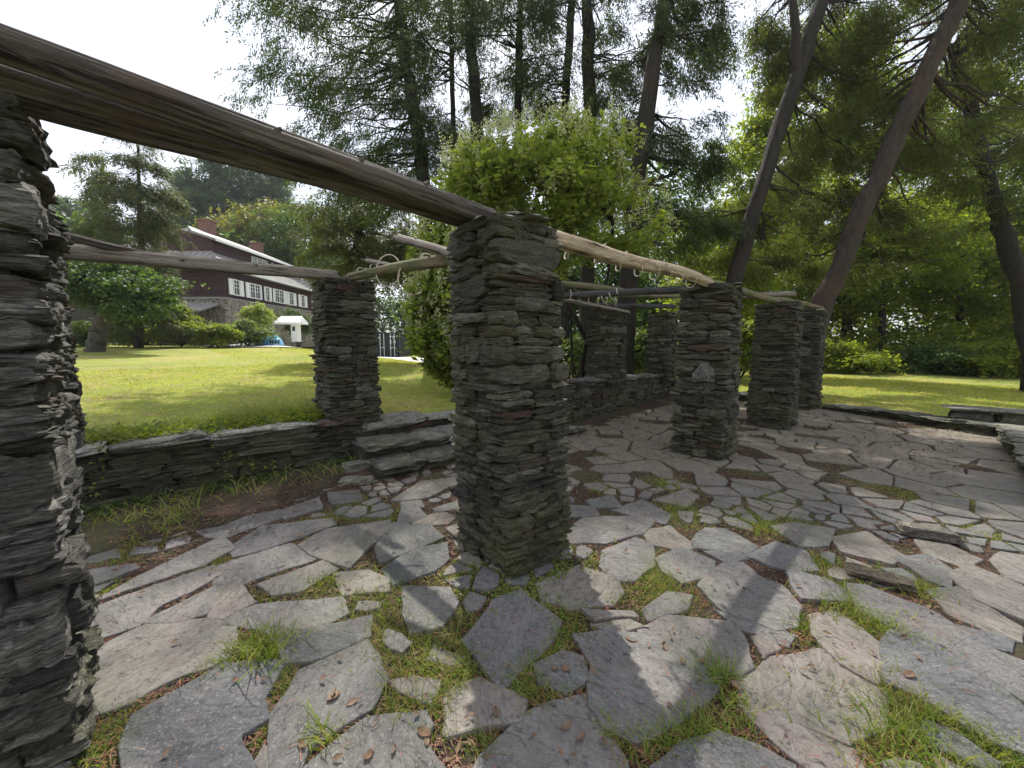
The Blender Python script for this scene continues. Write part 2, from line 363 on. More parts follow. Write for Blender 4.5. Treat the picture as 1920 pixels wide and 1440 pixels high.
# ---------------------------------------------------------------- stones: a shared pool of chipped, layered blocks in a unit box
def block(nx, ny, nz, seed, rough=1.0, asp=(.26, .2, .065)):
    idx = {}; V = []; F = []
    def vid(i, j, k):
        q = (i, j, k)
        if q not in idx: idx[q] = len(V); V.append((i / nx - .5, j / ny - .5, k / nz - .5))
        return idx[q]
    for i in range(nx):
        for k in range(nz):
            F.append((vid(i, 0, k), vid(i + 1, 0, k), vid(i + 1, 0, k + 1), vid(i, 0, k + 1)))
            F.append((vid(i, ny, k), vid(i, ny, k + 1), vid(i + 1, ny, k + 1), vid(i + 1, ny, k)))
        for j in range(ny):
            F.append((vid(i, j, 0), vid(i, j + 1, 0), vid(i + 1, j + 1, 0), vid(i + 1, j, 0)))
            F.append((vid(i, j, nz), vid(i + 1, j, nz), vid(i + 1, j + 1, nz), vid(i, j + 1, nz)))
    for j in range(ny):
        for k in range(nz):
            F.append((vid(0, j, k), vid(0, j, k + 1), vid(0, j + 1, k + 1), vid(0, j + 1, k)))
            F.append((vid(nx, j, k), vid(nx, j + 1, k), vid(nx, j + 1, k + 1), vid(nx, j, k + 1)))
    p = np.array(V); A = np.array(asp); r = np.random.default_rng(seed); off = r.random(3) * 30
    w = p * A * 14 + off
    # outline in plan and elevation: wandering edges, taper, chipped corners
    q = p.copy()
    ax = np.abs(p) * 2
    corner = (ax[:, 0] ** 6) * (ax[:, 1] ** 6)
    cz = ax[:, 2] ** 4
    q[:, 0] *= 1 - .07 * cz - .05 * corner
    q[:, 1] *= 1 - .10 * cz - .05 * corner
    thin = 1 - .25 * (ax[:, 0] ** 6) * (.6 + .8 * r.random())
    q[:, 2] *= thin
    layer = np.floor((p[:, 2] + .12 * vnoise(np.stack([p[:, 0] * 3 + off[0], p[:, 1] * 3, p[:, 2] * 0 + off[1]], 1)) + .5) * 3.4)
    lay = vnoise(np.stack([p[:, 0] * 4 + off[2] + layer * 5.3, p[:, 1] * 2 + layer * 3.1, layer * 7.7 + off[0]], 1))
    sgn = np.sign(p[:, 1]); sg0 = np.sign(p[:, 0])
    q[:, 1] += np.where(ax[:, 1] > .99, sgn * (lay * .075 + .05 * vnoise(w * 1.6)), 0) * rough
    q[:, 0] += np.where(ax[:, 0] > .99, sg0 * (lay * .05 + .03 * vnoise(w * 1.9)), 0) * rough
    q[:, 2] += (fbm(np.stack([p[:, 0] * 3.2 + off[0], p[:, 1] * 2.2 + off[1], np.sign(p[:, 2]) * 3], 1), 3) * .09 + .05 * vnoise(w * 2)) * rough * (ax[:, 2] > .3)
    q += rough * .012 * fbm(w * 3.3, 2)[:, None]
    return q.astype(np.float32), np.array(F)
POOL = {}
for lvl, (n, a, b_, c) in dict(near=(14, 20, 5, 9), mid=(26, 11, 3, 5), far=(20, 5, 2, 2)).items():
    POOL[lvl] = [block(a, b_, c, 100 + k * 7 + len(lvl), 1.3) for k in range(n)]
MESHES = {}
def stone_mesh(lvl, k, mat):
    key = (lvl, k, mat)
    if key not in MESHES:
        v, f = POOL[lvl][k]; MESHES[key] = MB().add(v, f).mesh('stone', M[mat])
    return MESHES[key]
def xf(v, c, rot, dims):
    Rm = np.array(Euler(rot).to_matrix()); return (v * np.array(dims)) @ Rm.T + np.array(c)

def face_pack(L, H, rnd, hmin=.035, hmax=.10, wmin=.12, wmax=.36, own=None, big=.10):
    """rubble courses on a face L wide, H high: yields (t centre, z centre, width, height, course index)"""
    out = []; z = 0; ci = 0
    while z < H - .02:
        h = rnd.uniform(hmin, hmax)
        if rnd.random() < big: h = rnd.uniform(hmax, hmax * 1.75)
        if z + h > H - .03: h = H - z
        t = 0
        while t < L - 1e-6:
            w = rnd.uniform(wmin, wmax) * (1.1 if h > .08 else 1)
            if L - t - w < wmin * .8: w = L - t
            if h > .075 and rnd.random() < .62:                       # two or three thin slabs in one course
                n = 2 if h < .11 or rnd.random() < .5 else 3; zz = z
                cuts = sorted(rnd.uniform(.28, .72) for _ in range(n - 1)) if n == 2 else [rnd.uniform(.25, .4), rnd.uniform(.6, .75)]
                cuts = [0] + cuts + [1]
                for a, b in zip(cuts, cuts[1:]): out.append((t + w / 2, z + (a + b) / 2 * h, w, (b - a) * h, ci))
            else: out.append((t + w / 2, z + h / 2, w, h, ci))
            t += w
        z += h; ci += 1
    return out

def place_stones(root, items, lvl, mat, rnd, limit=300, eye=None):
    """items: (centre, rot, dims) local to root. The nearest/most visible become single parts, the rest one joined part."""
    if eye is not None: items = sorted(items, key=lambda it: -it[3])
    rest = MB()
    for n, it in enumerate(items):
        c, rot, dims = it[:3]; k = rnd.randrange(len(POOL[lvl]))
        rot = (rot[0] + rnd.uniform(-.035, .035), rot[1] + rnd.uniform(-.05, .05), rot[2] + rnd.choice((0, math.pi)) + rnd.uniform(-.05, .05))
        if n < limit and it[3] > 0: link('stone', stone_mesh(lvl, k, mat), root, c, rot, dims)
        else:
            k2 = rnd.randrange(len(POOL['far'])); v, f = POOL['far'][k2]; rest.add(xf(v, c, rot, dims), f)
    if rest.n: tag(rest.build('hidden_side_stones', M[mat], root), kind='stuff')

def pillar(cx, cy, rot, sx, sy, z0, z1, label, lvl='mid', mat='slate', seed=1, group='rubble stone pillars of the pergola', lean=(0, 0), flare=.03, hm=(.035, .095), lim=298, bigp=.13, wr=(.13, .38)):
    rnd = random.Random(seed)
    root = empty('stone_pillar', (cx, cy, z0), rot, label, 'pillar', group)
    H = z1 - z0; ins = .055
    core = MB(); n = 8
    V = []; 
    for k in range(n + 1):
        t = k / n; ex = flare * (1 - t)
        for a, b in ((-1, -1), (1, -1), (1, 1), (-1, 1)):
            V.append((a * (sx / 2 - ins + ex) + lean[0] * t, b * (sy / 2 - ins + ex) + lean[1] * t, t * (H - .03) + .001))
    F = [(k * 4 + i, k * 4 + (i + 1) % 4, k * 4 + 4 + (i + 1) % 4, k * 4 + 4 + i) for k in range(n) for i in range(4)] + [(0, 3, 2, 1), (n * 4, n * 4 + 1, n * 4 + 2, n * 4 + 3)]
    core.add(V, F).build('mortar_core', M['mortar'], root)
    items = []
    faces = [((0, -1), 0, sx, sy), ((1, 0), math.pi / 2, sy, sx), ((0, 1), math.pi, sx, sy), ((-1, 0), -math.pi / 2, sy, sx)]
    # shared courses so that corners bond
    z = 0; courses = []
    while z < H - .02:
        h = rnd.uniform(*hm)
        if rnd.random() < bigp: h = rnd.uniform(hm[1], hm[1] * 1.7)
        if z + h > H - .03: h = H - z
        courses.append((z, h)); z += h
    for ci, (z, h) in enumerate(courses):
        t_ = (z + h / 2) / H; fl = flare * (1 - t_)
        for fi, (nv, yaw, L, D) in enumerate(faces):
            owns = (fi % 2) == (ci % 2)
            dep = .15
            L2 = L + 2 * fl; lo, hi = (0, L2) if owns else (dep * .75, L2 - dep * .75)
            wn_ = Vector((math.cos(rot) * nv[0] - math.sin(rot) * nv[1], math.sin(rot) * nv[0] + math.cos(rot) * nv[1]))
            face_c = Vector((cx, cy)) + wn_ * D / 2
            vis = wn_.dot(-face_c) / max(face_c.length, .1)
            for (t, zc, w, hh, _) in face_pack(hi - lo, h, rnd, h, h, wr[0], wr[1], big=0):
                tt = lo + t - L2 / 2; jut = rnd.uniform(-.026, .028) + (.025 if rnd.random() < .14 else 0)
                d = dep + rnd.uniform(-.02, .05)
                yy = -(D / 2 + fl) + d / 2 - jut
                c = (math.cos(yaw) * tt - math.sin(yaw) * yy + lean[0] * t_, math.sin(yaw) * tt + math.cos(yaw) * yy + lean[1] * t_, z + zc)
                items.append((c, (0, 0, yaw), (w * 1.01, d, hh * .98), (2 + vis) if vis > .02 else (.5 if vis > -.15 else -1)))
    # a few flat cap slabs
    for k in range(6):
        items.append(((rnd.uniform(-.3, .3) * sx, rnd.uniform(-.3, .3) * sy, H + .01 + .012 * (k % 3)), (0, 0, rnd.uniform(0, 3)), (rnd.uniform(.25, .4), rnd.uniform(.2, .3), .035), 1.5))
    place_stones(root, items, lvl, mat, rnd, lim, eye=True)
    return root

def wall(p0, p1, thick, ztop0, ztop1, label, side=1, lvl='mid', seed=3, name='stone_wall', zbase=0.0, group=None, hm=(.04, .1), wm=(.18, .6), lim=290, cap=True, capmat='slate_cap', backside=False, capw=(.4, .9)):
    """dry wall: face along p0->p1 on its right-hand side; body behind it (to the left)."""
    rnd = random.Random(seed)
    p0 = Vector(p0); p1 = Vector(p1); d = p1 - p0; Ln = d.length; ang = math.atan2(d.y, d.x)
    root = empty(name, (p0.x, p0.y, zbase), ang, label, 'wall', group)
    h0, h1 = ztop0 - zbase, ztop1 - zbase; ct = .05 if cap else 0
    V = []
    for x, h in ((0.03, h0), (Ln - .03, h1)):
        for y in (.06, thick - .06):
            V += [(x, y, .001), (x, y, h - ct - .02)]
    MB().add(V, [(0, 1, 3, 2), (4, 6, 7, 5), (0, 4, 5, 1), (2, 3, 7, 6), (1, 5, 7, 3), (0, 2, 6, 4)]).build('wall_core', M['mortar'], root)
    items = []; Hm = max(h0, h1) - ct
    for side_ in ((0, 1) if backside else (0,)):
        for (t, zc, w, hh, ci) in face_pack(Ln, Hm, rnd, hm[0], hm[1], wm[0], wm[1], big=.15):
            top = h0 + (h1 - h0) * t / Ln - ct
            sc = top / Hm; dd = rnd.uniform(.15, .24); jut = rnd.uniform(-.02, .03)
            y = dd / 2 - jut if side_ == 0 else thick - dd / 2 + jut
            items.append(((t, y, zc * sc), (0, -math.atan2(h1 - h0, Ln) * zc / Hm, 0), (w * 1.03, dd, hh * sc * 1.12), 2 if side_ == 0 else .6))
    if cap:
        t = 0
        while t < Ln - .01:
            w = rnd.uniform(*capw); w = min(w, Ln - t + .05)
            if Ln - t - w < .15: w = Ln - t
            z = h0 + (h1 - h0) * (t + w / 2) / Ln
            two = thick > .5 and rnd.random() < .5
            ys = [(thick / 2, thick)] if not two else [(thick * .28, thick * .56), (thick * .78, thick * .44)]
            for yc, yw in ys:
                link('capstone', stone_mesh(lvl, rnd.randrange(len(POOL[lvl])), capmat), root, (t + w / 2, yc - .015, z - ct / 2 + rnd.uniform(-.006, .012)),
                     (rnd.uniform(-.03, .03), rnd.uniform(-.025, .025), rnd.choice((0, math.pi)) + rnd.uniform(-.04, .04)), (w * 1.0, yw + .05, ct * rnd.uniform(1.1, 1.7)))
            t += w
    place_stones(root, items, lvl, 'slate', rnd, lim - 40, eye=True)
    return root

# ---------------------------------------------------------------- ground
def sm(t): t = np.clip(t, 0, 1); return t * t * (3 - 2 * t)
def nearest_line(x, y): return (x + y) / math.sqrt(2), (y - x) / math.sqrt(2)      # along the terrace, across it
def ground_z(x, y):
    x = np.asarray(x, float); y = np.asarray(y, float)
    s, n = nearest_line(x, y)
    base = .50 - .42 * sm((s - 7.2) / 4.0) + .10 * sm((s - 5.0) / 1.5) * (1 - sm((s - 7.2) / 3.5))
    slope = .033 * (1 - .95 * sm((s - 6) / 14)) * np.clip(n - 5, 0, 60)
    behind = np.where(n < -.2, .08 * sm((-n) / 2), 0)
    z = base + slope
    z = z * sm((n - 2.0) / 2.2 + sm((s - 8.5) / 2.0) * 2) + behind * 0
    z = np.where(n < 2, .07 + .0 * n, z) if False else z
    z = z + .03 * vnoise(np.stack([x * .25, y * .25, x * 0], -1))
    z = z + 5.0 * sm((n - 42) / 60) * (1 - sm((s - 8) / 25))
    return z
# the terrace outline (plan): everything inside is held at level 0 by the walls
TERR = np.array([(-8.0, -1.2), (-2.2, 4.62), (-1.95, 4.9), (-.95, 5.75), (.95, 6.85), (4.75, 11.0), (7.0, 8.9), (7.85, 6.0), (5.55, 4.0), (1.0, -.5), (-3, -5.0), (-9, -5)])
def inside(P, x, y):
    x = np.asarray(x); y = np.asarray(y); c = np.zeros(x.shape, bool); j = len(P) - 1
    for i in range(len(P)):
        xi, yi = P[i]; xj, yj = P[j]
        cond = ((yi > y) != (yj > y)) & (x < (xj - xi) * (y - yi) / (yj - yi + 1e-12) + xi)
        c ^= cond; j = i
    return c
def dist_poly(P, x, y):
    d = np.full(np.shape(x), 1e9)
    for i in range(len(P)):
        a = np.array(P[i]); b = np.array(P[(i + 1) % len(P)]); ab = b - a
        t = np.clip(((x - a[0]) * ab[0] + (y - a[1]) * ab[1]) / (ab @ ab), 0, 1)
        d = np.minimum(d, np.hypot(x - a[0] - t * ab[0], y - a[1] - t * ab[1]))
    return d
def axis(lo, hi, fine_lo, fine_hi, f=.22, c=4.0):
    a = list(np.arange(fine_lo, fine_hi, f)); x = fine_lo; st = f; left = []
    while x > lo: st = min(st * 1.25, c); x -= st; left.append(x)
    x = a[-1]; st = f; right = []
    while x < hi: st = min(st * 1.25, c); x += st; right.append(x)
    return np.array(left[::-1] + a + right)
def lawn():
    X = axis(-170, 170, -9, 13); Y = axis(-60, 260, -3, 15)
    xx, yy = np.meshgrid(X, Y, indexing='ij'); z = ground_z(xx, yy)
    ins = inside(TERR, xx, yy); dd = dist_poly(TERR, xx, yy)
    z = np.where(ins | (dd < .12), -.12, np.where(dd < .35, np.minimum(z, z), z))
    n, m = xx.shape; V = np.stack([xx, yy, z], -1).reshape(-1, 3)
    i = np.arange(n - 1)[:, None] * m; j = np.arange(m - 1)[None, :]
    F = np.stack([i + j, i + m + j, i + m + j + 1, i + j + 1], -1).reshape(-1, 4)
    o = MB().add(V, F).build('lawn', M['lawn'], smooth=True); tag(o, 'mown lawn around the stone terrace', kind='structure')
lawn()
def soil():
    X = np.arange(-9, 9.2, .09); Y = np.arange(-5, 11.4, .09); xx, yy = np.meshgrid(X, Y, indexing='ij')
    z = .007 * fbm(np.stack([xx * 2.1, yy * 2.1, xx * 0], -1), 4) + .008
    # soil banks up against the foot of the back wall
    s, nn = nearest_line(xx, yy); z = z + .06 * sm((nn - 3.6) / .8)
    keep = inside(TERR, xx, yy) | (dist_poly(TERR, xx, yy) < .2)
    n, m = xx.shape; i = np.arange(n - 1)[:, None] * m; j = np.arange(m - 1)[None, :]
    F = np.stack([i + j, i + m + j, i + m + j + 1, i + j + 1], -1).reshape(-1, 4); F = F[keep.reshape(-1)[F].all(1)]
    V = np.stack([xx, yy, z], -1).reshape(-1, 3); used = np.unique(F); re = np.zeros(len(V), int); re[used] = np.arange(len(used))
    o = MB().add(V[used], re[F]).build('soil', M['soil'], smooth=True); tag(o, 'needle littered soil of the terrace', kind='structure')
    return
soil()

# ---------------------------------------------------------------- flagstones, the near ones after the photograph
A_ = [  # traced at twice photo scale from (100,850)
 [(545,280),(830,215),(848,240),(640,318),(590,312)], [(670,352),(790,275),(1030,248),(1042,270),(830,345),(700,378)],
 [(935,345),(1030,290),(1250,258),(1240,292),(1110,425),(1030,400),(970,375)], [(1265,270),(1400,275),(1455,320),(1240,402),(1215,350)],
 [(1250,432),(1350,365),(1460,350),(1468,400),(1420,440),(1290,482)], [(630,420),(880,342),(985,390),(800,452),(660,512),(622,480)],
 [(625,520),(700,482),(750,560),(640,612),(600,600)], [(790,490),(1000,412),(1050,440),(930,510),(840,525)], [(1060,450),(1180,445),(1240,470),(1240,512),(1100,520)],
 [(225,515),(620,320),(655,370),(560,420),(350,490),(220,532)], [(100,440),(290,415),(300,432),(170,482),(125,470)], [(100,365),(230,348),(240,390),(130,412)],
 [(150,582),(580,430),(610,460),(560,490),(400,575),(330,635),(160,690)], [(355,630),(590,510),(608,590),(500,622)],
 [(160,745),(360,650),(655,622),(662,720),(620,780),(420,850),(310,912),(180,960),(120,860)],
 [(290,1100),(330,990),(450,920),(640,810),(860,797),(820,860),(780,930),(790,1000),(700,1060),(760,1180),(700,1290),(290,1300)],
 [(835,1180),(832,980),(930,830),(1160,705),(1235,850),(1180,960),(1090,1000),(975,1080),(930,1200)], [(850,690),(1080,640),(1165,620),(1160,690),(1000,762),(885,780)],
 [(672,640),(720,580),(1060,540),(1080,600),(1000,640),(870,680),(700,642)], [(1320,510),(1480,515),(1500,560),(1450,640),(1350,655),(1318,600)],
 [(1550,700),(1660,560),(1750,530),(1880,640),(1830,740),(1740,800),(1690,850),(1610,770)], [(1420,770),(1440,730),(1520,760),(1500,790)],
 [(980,1180),(1180,1012),(1380,990),(1410,1040),(1390,1090),(1440,1180),(1430,1290),(980,1300)], [(1490,900),(1600,850),(1740,930),(1720,990),(1500,1030)],
 [(1310,215),(1370,207),(1388,240),(1300,265)], [(1360,250),(1450,222),(1495,240),(1470,262),(1370,272)], [(1440,205),(1530,172),(1535,200),(1450,217)], [(1310,182),(1370,178),(1380,198),(1315,206)],
 [(860,215),(990,172),(1000,210),(880,238)], [(1040,150),(1140,140),(1150,175),(1050,190)], [(1280,175),(1380,110),(1500,95),(1520,112),(1400,168),(1300,180)],
 [(750,1200),(790,1130),(822,1140),(825,1240),(760,1260)]]
B_ = [  # from (960,850)
 [(110,490),(250,432),(380,470),(392,520),(360,560),(220,575),(130,540)], [(205,290),(280,246),(460,240),(520,260),(480,300),(350,335),(220,330)], [(500,290),(590,282),(680,350),(620,362),(520,332)],
 [(345,370),(460,327),(520,350),(520,420),(460,470),(390,470),(340,420)], [(550,400),(640,365),(740,410),(740,460),(640,480),(570,440)], [(690,330),(730,288),(800,290),(910,350),(870,380),(760,360),(700,353)],
 [(740,372),(820,361),(875,387),(810,408)], [(890,385),(990,337),(1090,370),(1130,430),(1060,440),(960,412)], [(390,215),(490,180),(590,232),(560,260),(470,237)], [(210,202),(300,207),(318,235),(210,240)],
 [(290,180),(370,165),(400,200),(310,203)], [(545,175),(650,140),(690,165),(650,200)], [(715,500),(800,420),(870,420),(930,470),(1000,500),(1060,570),(1050,640),(980,650),(800,592)],
 [(800,605),(960,645),(1040,680),(1010,712),(880,660)], [(510,580),(580,530),(655,540),(640,580),(530,610)], [(1055,450),(1180,480),(1240,520),(1258,548),(1095,540),(1062,500)],
 [(980,280),(1060,265),(1200,290),(1180,345),(1080,350)], [(1210,320),(1330,300),(1450,380),(1410,412),(1250,370)], [(1525,332),(1640,350),(1750,400),(1690,425),(1560,380)],
 [(1450,402),(1560,390),(1640,440),(1640,500),(1560,470)], [(1650,462),(1730,430),(1900,500),(1960,560),(1900,610),(1750,550)], [(1800,400),(1840,377),(1970,400),(1970,500),(1850,460)],
 [(1570,522),(1680,515),(1880,640),(1880,688),(1780,660),(1640,600)], [(1270,500),(1340,505),(1560,592),(1680,672),(1620,720),(1480,672),(1330,600)], [(1700,657),(1870,692),(1860,735),(1750,715)],
 [(1130,620),(1210,600),(1280,640),(1370,720),(1350,850),(1230,780),(1140,680)], [(500,660),(600,622),(830,640),(860,720),(875,790),(830,815),(720,770),(600,738),(510,690)],
 [(252,700),(340,690),(370,682),(500,702),(720,790),(760,840),(700,930),(600,1000),(470,1060),(360,1010),(300,940),(308,800)], [(100,800),(190,760),(250,780),(270,850),(200,880),(120,850)],
 [(870,850),(980,770),(1150,745),(1250,800),(1375,900),(1380,1020),(1250,1075),(1000,975),(880,955)], [(895,975),(1010,992),(1180,1060),(1280,1115),(1280,1220),(1180,1240),(1000,1080)],
 [(560,1180),(640,1110),(770,1060),(900,1110),(1020,1180),(1020,1300),(560,1300)], [(0,1030),(100,960),(260,922),(300,960),(340,1060),(390,1150),(410,1300),(-150,1300),(-90,1120)],
 [(1395,720),(1440,685),(1550,710),(1700,800),(1830,900),(1940,990),(1940,1120),(1780,1060),(1560,930),(1410,860)], [(1650,740),(1720,712),(1940,800),(1940,930),(1800,850)],
 [(330,650),(430,632),(480,655),(400,675)], [(290,592),(430,597),(440,613),(330,620)], [(912,700),(950,692),(990,730),(945,752)]]
TRACED = [[G(100 + x / 2, 850 + y / 2, .02) for x, y in p] for p in A_] + [[G(960 + x / 2, 850 + y / 2, .02) for x, y in p] for p in B_]

def clip(poly, a, b, c):        # keep a*x+b*y<=c
    out = []
    for i in range(len(poly)):
        p, q = poly[i], poly[(i + 1) % len(poly)]; dp = a * p[0] + b * p[1] - c; dq = a * q[0] + b * q[1] - c
        if dp <= 0: out.append(p)
        if (dp < 0) != (dq < 0) and dp != dq:
            t = dp / (dp - dq); out.append((p[0] + (q[0] - p[0]) * t, p[1] + (q[1] - p[1]) * t))
    return out
def area(p): return .5 * sum(p[i][0] * p[(i + 1) % len(p)][1] - p[(i + 1) % len(p)][0] * p[i][1] for i in range(len(p)))
seeds = []; kinds = []
for ti, P_ in enumerate(TRACED):
    xs = [p[0] for p in P_]; ys = [p[1] for p in P_]; pa = np.array(P_)
    for _ in range(60):
        x, y = rng.uniform(min(xs), max(xs)), rng.uniform(min(ys), max(ys))
        if inside(pa, x, y): seeds.append((x, y)); kinds.append(0)
    for i in range(len(P_)):
        p, q = pa[i], pa[(i + 1) % len(P_)]; k = max(1, int(np.hypot(*(q - p)) / .07))
        for j in range(k): w_ = p + (q - p) * (j + .5) / k; seeds.append(tuple(w_ * .98 + pa.mean(0) * .02)); kinds.append(0)
LO, HI = (-6.5, -2.5), (8.0, 11.0); free = []
tsd = np.array(seeds)
for _ in range(14000):
    x, y = rng.uniform(LO[0], HI[0]), rng.uniform(LO[1], HI[1])
    if not inside(TERR, x, y) or dist_poly(TERR, x, y) < .16: continue
    s_, n_ = nearest_line(x, y)
    if n_ > 4.35 and s_ < 2.2 and rng.random() < .7: continue                                            # soil strip under the back wall
    rad = .27 + .15 * float(vnoise(np.array([[x * .9, y * .9, 3.3]]))[0])
    if dist_poly(TERR, x, y) < .45: rad *= .8
    if np.min((tsd[:, 0] - x) ** 2 + (tsd[:, 1] - y) ** 2) < .2: rad *= .42
    if s_ > 5.4 and n_ < 0.55 and rng.random() < .88: continue                           # bare soil by the low right wall
    if np.min((tsd[:, 0] - x) ** 2 + (tsd[:, 1] - y) ** 2) < (.11) ** 2: continue
    if free and min((fx - x) ** 2 + (fy - y) ** 2 for fx, fy in free) < rad ** 2: continue
    free.append((x, y))
allp = np.array(seeds + free); nk = len(seeds)
cells = []
for i in range(nk, len(allp)):
    x, y = allp[i]
    if y > 3.6 and rng.random() < .17: continue                                        # sunken stones lost under soil and moss
    d2 = ((allp - allp[i]) ** 2).sum(1); order = np.argsort(d2)[1:60]
    poly = [(x - .42, y - .42), (x + .42, y - .42), (x + .42, y + .42), (x - .42, y + .42)]
    for j in order:
        q = allp[j]
        if d2[j] > 1.0: break
        nx_, ny_ = q[0] - x, q[1] - y; ln = math.hypot(nx_, ny_); nx_ /= ln; ny_ /= ln
        gap = .008 + .022 * rng.random() if j >= nk else .018
        poly = clip(poly, nx_, ny_, nx_ * (x + q[0]) / 2 + ny_ * (y + q[1]) / 2 - gap)
        if len(poly) < 3: break
    if len(poly) >= 3 and abs(area(poly)) > .007:
        # drop very short edges
        pp = [poly[0]]
        for p in poly[1:]:
            if math.hypot(p[0] - pp[-1][0], p[1] - pp[-1][1]) > .05: pp.append(p)
        if len(pp) >= 3: cells.append(pp)
def flag_arrays(P, thick, seed, fine=True, tilt=.010, grow=False):
    P = P if area(P) > 0 else P[::-1]; r = np.random.default_rng(seed); st = .04 if fine else .09
    pa = np.array(P)
    # round the corners a little, then roughen
    c1 = []
    for i in range(len(pa)):
        p0, p, p1 = pa[i - 1], pa[i], pa[(i + 1) % len(pa)]; k = .015
        c1 += [p + (p0 - p) * k, p + (p1 - p) * k]
    pa = np.array(c1); pts = []
    for i in range(len(pa)):
        p, q = pa[i], pa[(i + 1) % len(pa)]; ln = np.hypot(*(q - p)); n = max(1, int(ln / st))
        for j in range(n): pts.append(p + (q - p) * j / n)
    pts = np.array(pts); c = pts.mean(0); n = len(pts)
    t = np.roll(pts, -1, 0) - np.roll(pts, 1, 0); t /= np.linalg.norm(t, axis=1, keepdims=True) + 1e-9; nr = np.stack([t[:, 1], -t[:, 0]], 1)
    q_ = np.stack([pts[:, 0] * 6, pts[:, 1] * 6, np.full(n, seed * .37)], 1); nz_ = .75 * fbm(q_, 3) + .55 * np.round(vnoise(q_ * 1.7 + 3.1) * 2.2) / 2.2 + .35 * vnoise(q_ * 5)
    rm = np.linalg.norm(pts - c, axis=1).mean(); pts = c + (pts - c) * (1 + (.034 if grow else .004) / rm) + nr * (nz_ * .015)[:, None]
    sz = math.sqrt(abs(area(P))); tx, ty = r.normal(0, tilt, 2) / max(sz, .2) * .35
    def ring(sh, z, jit):
        q = pts - nr * sh * (1 + .6 * nz_[:, None]); q = c + (q - c)
        zz = z + (q[:, 0] - c[0]) * tx + (q[:, 1] - c[1]) * ty + jit * fbm(np.stack([q[:, 0] * 5, q[:, 1] * 5, np.full(n, 9.)], 1), 2)
        return np.column_stack([q, zz])
    rings = [ring(-.004, -.03, 0), ring(0.0, thick * .5, .001), ring(.0015, thick - .003, .002), ring(.006, thick, .002)]
    if fine:
        q = c + (pts - c) * .55; rings.append(np.column_stack([q, thick + .001 + (q[:, 0] - c[0]) * tx + (q[:, 1] - c[1]) * ty +   .0025 * fbm(np.stack([q[:, 0] * 4, q[:, 1] * 4, np.full(n, 9.)], 1), 2)]))
    V = np.concatenate(rings + [[[c[0], c[1], thick]]]); F = []
    for k in range(len(rings) - 1):
        for i in range(n): F.append((k * n + i, k * n + (i + 1) % n, (k + 1) * n + (i + 1) % n, (k + 1) * n + i))
    b = (len(rings) - 1) * n
    F += [(b + i, b + (i + 1) % n, len(V) - 1) for i in range(n)]
    return V, F, c
pave = tag(bpy.data.objects.new('stone_paving', None), 'irregular flagstone paving of the terrace', kind='structure'); COL.objects.link(pave)
allflags = [(P_, True) for P_ in TRACED] + [(c_, False) for c_ in cells]
def fkey(e):
    c = np.mean(e[0], axis=0); behind = c[1] < .5 or abs(c[0]) > 1.45 * c[1] + .8
    return (100 if behind else 0) + math.hypot(*c) - (6 if e[1] else 0)
allflags.sort(key=fkey)
restf = MB(); FLAG_C = []
for k, (P_, tr) in enumerate(allflags):
    c0 = np.mean(P_, axis=0); th = .022 + .012 * rng.random()
    V, F, c = flag_arrays(P_, th, k, fine=k < 140, grow=tr); FLAG_C.append((P_, th))
    if k < 297:
        V = V - np.array([c[0], c[1], 0]); mb = MB().add(V, F); link('flagstone', mb.mesh('flagstone', M['flag'], False), pave, (c[0], c[1], 0))
    else: restf.add(V, F)
if restf.n: tag(restf.build('far_flagstones', M['flag'], pave), kind='stuff')

# ---------------------------------------------------------------- walls and steps
W_L = ((-5.6, 1.32), (-1.98, 4.86))
wall(W_L[0], W_L[1], .42, .66, .56, 'waist high rubble wall left of the steps, with long dark slabs and creeper', seed=11, lvl='mid', hm=(.05, .11), wm=(.25, .8), lim=240, capw=(.5, 1.2))
wall((.72, 6.55), (4.75, 11.05), .5, .84, .66, 'rubble seat wall behind the tall middle pillar, carrying two pillars', seed=12, lvl='mid', hm=(.05, .11), wm=(.15, .45), lim=280, capw=(.3, .6))
wall((7.12, 8.75), (7.72, 6.05), .45, .13, .21, 'knee low crossing wall of mossy slabs at the far end of the terrace', seed=13, lvl='mid', hm=(.05, .09), wm=(.25, .6), lim=120, capw=(.3, .7))
wall((4.75, 11.05), (6.6, 9.2), .45, .5, .13, 'dark stretch of end wall behind the line of pillars', seed=15, lvl='far', hm=(.05, .1), wm=(.2, .5), lim=80)
wall((7.75, 6.02), (3.6, 2.15), .62, .24, .17, 'low broad slab topped wall along the right edge of the terrace', seed=14, lvl='mid', hm=(.04, .08), wm=(.2, .5), lim=160, capw=(.35, .8))
rndw = random.Random(5)
blk = empty('stone_block', (8.15, 6.55, .12), R(-42), 'squared greenish stone blocks stacked at the corner of the two low walls', 'stone block')
for k, (x, y, z, w, d, h) in enumerate([(-.15, 0, .10, .5, .5, .22), (.42, .02, .11, .6, .5, .2), (.1, 0, .265, 1.1, .55, .07)]):
    link('stone', stone_mesh('mid', k + 3, 'slate_cap'), blk, (x, y, z), (0, 0, .03 * k), (w, d, h))

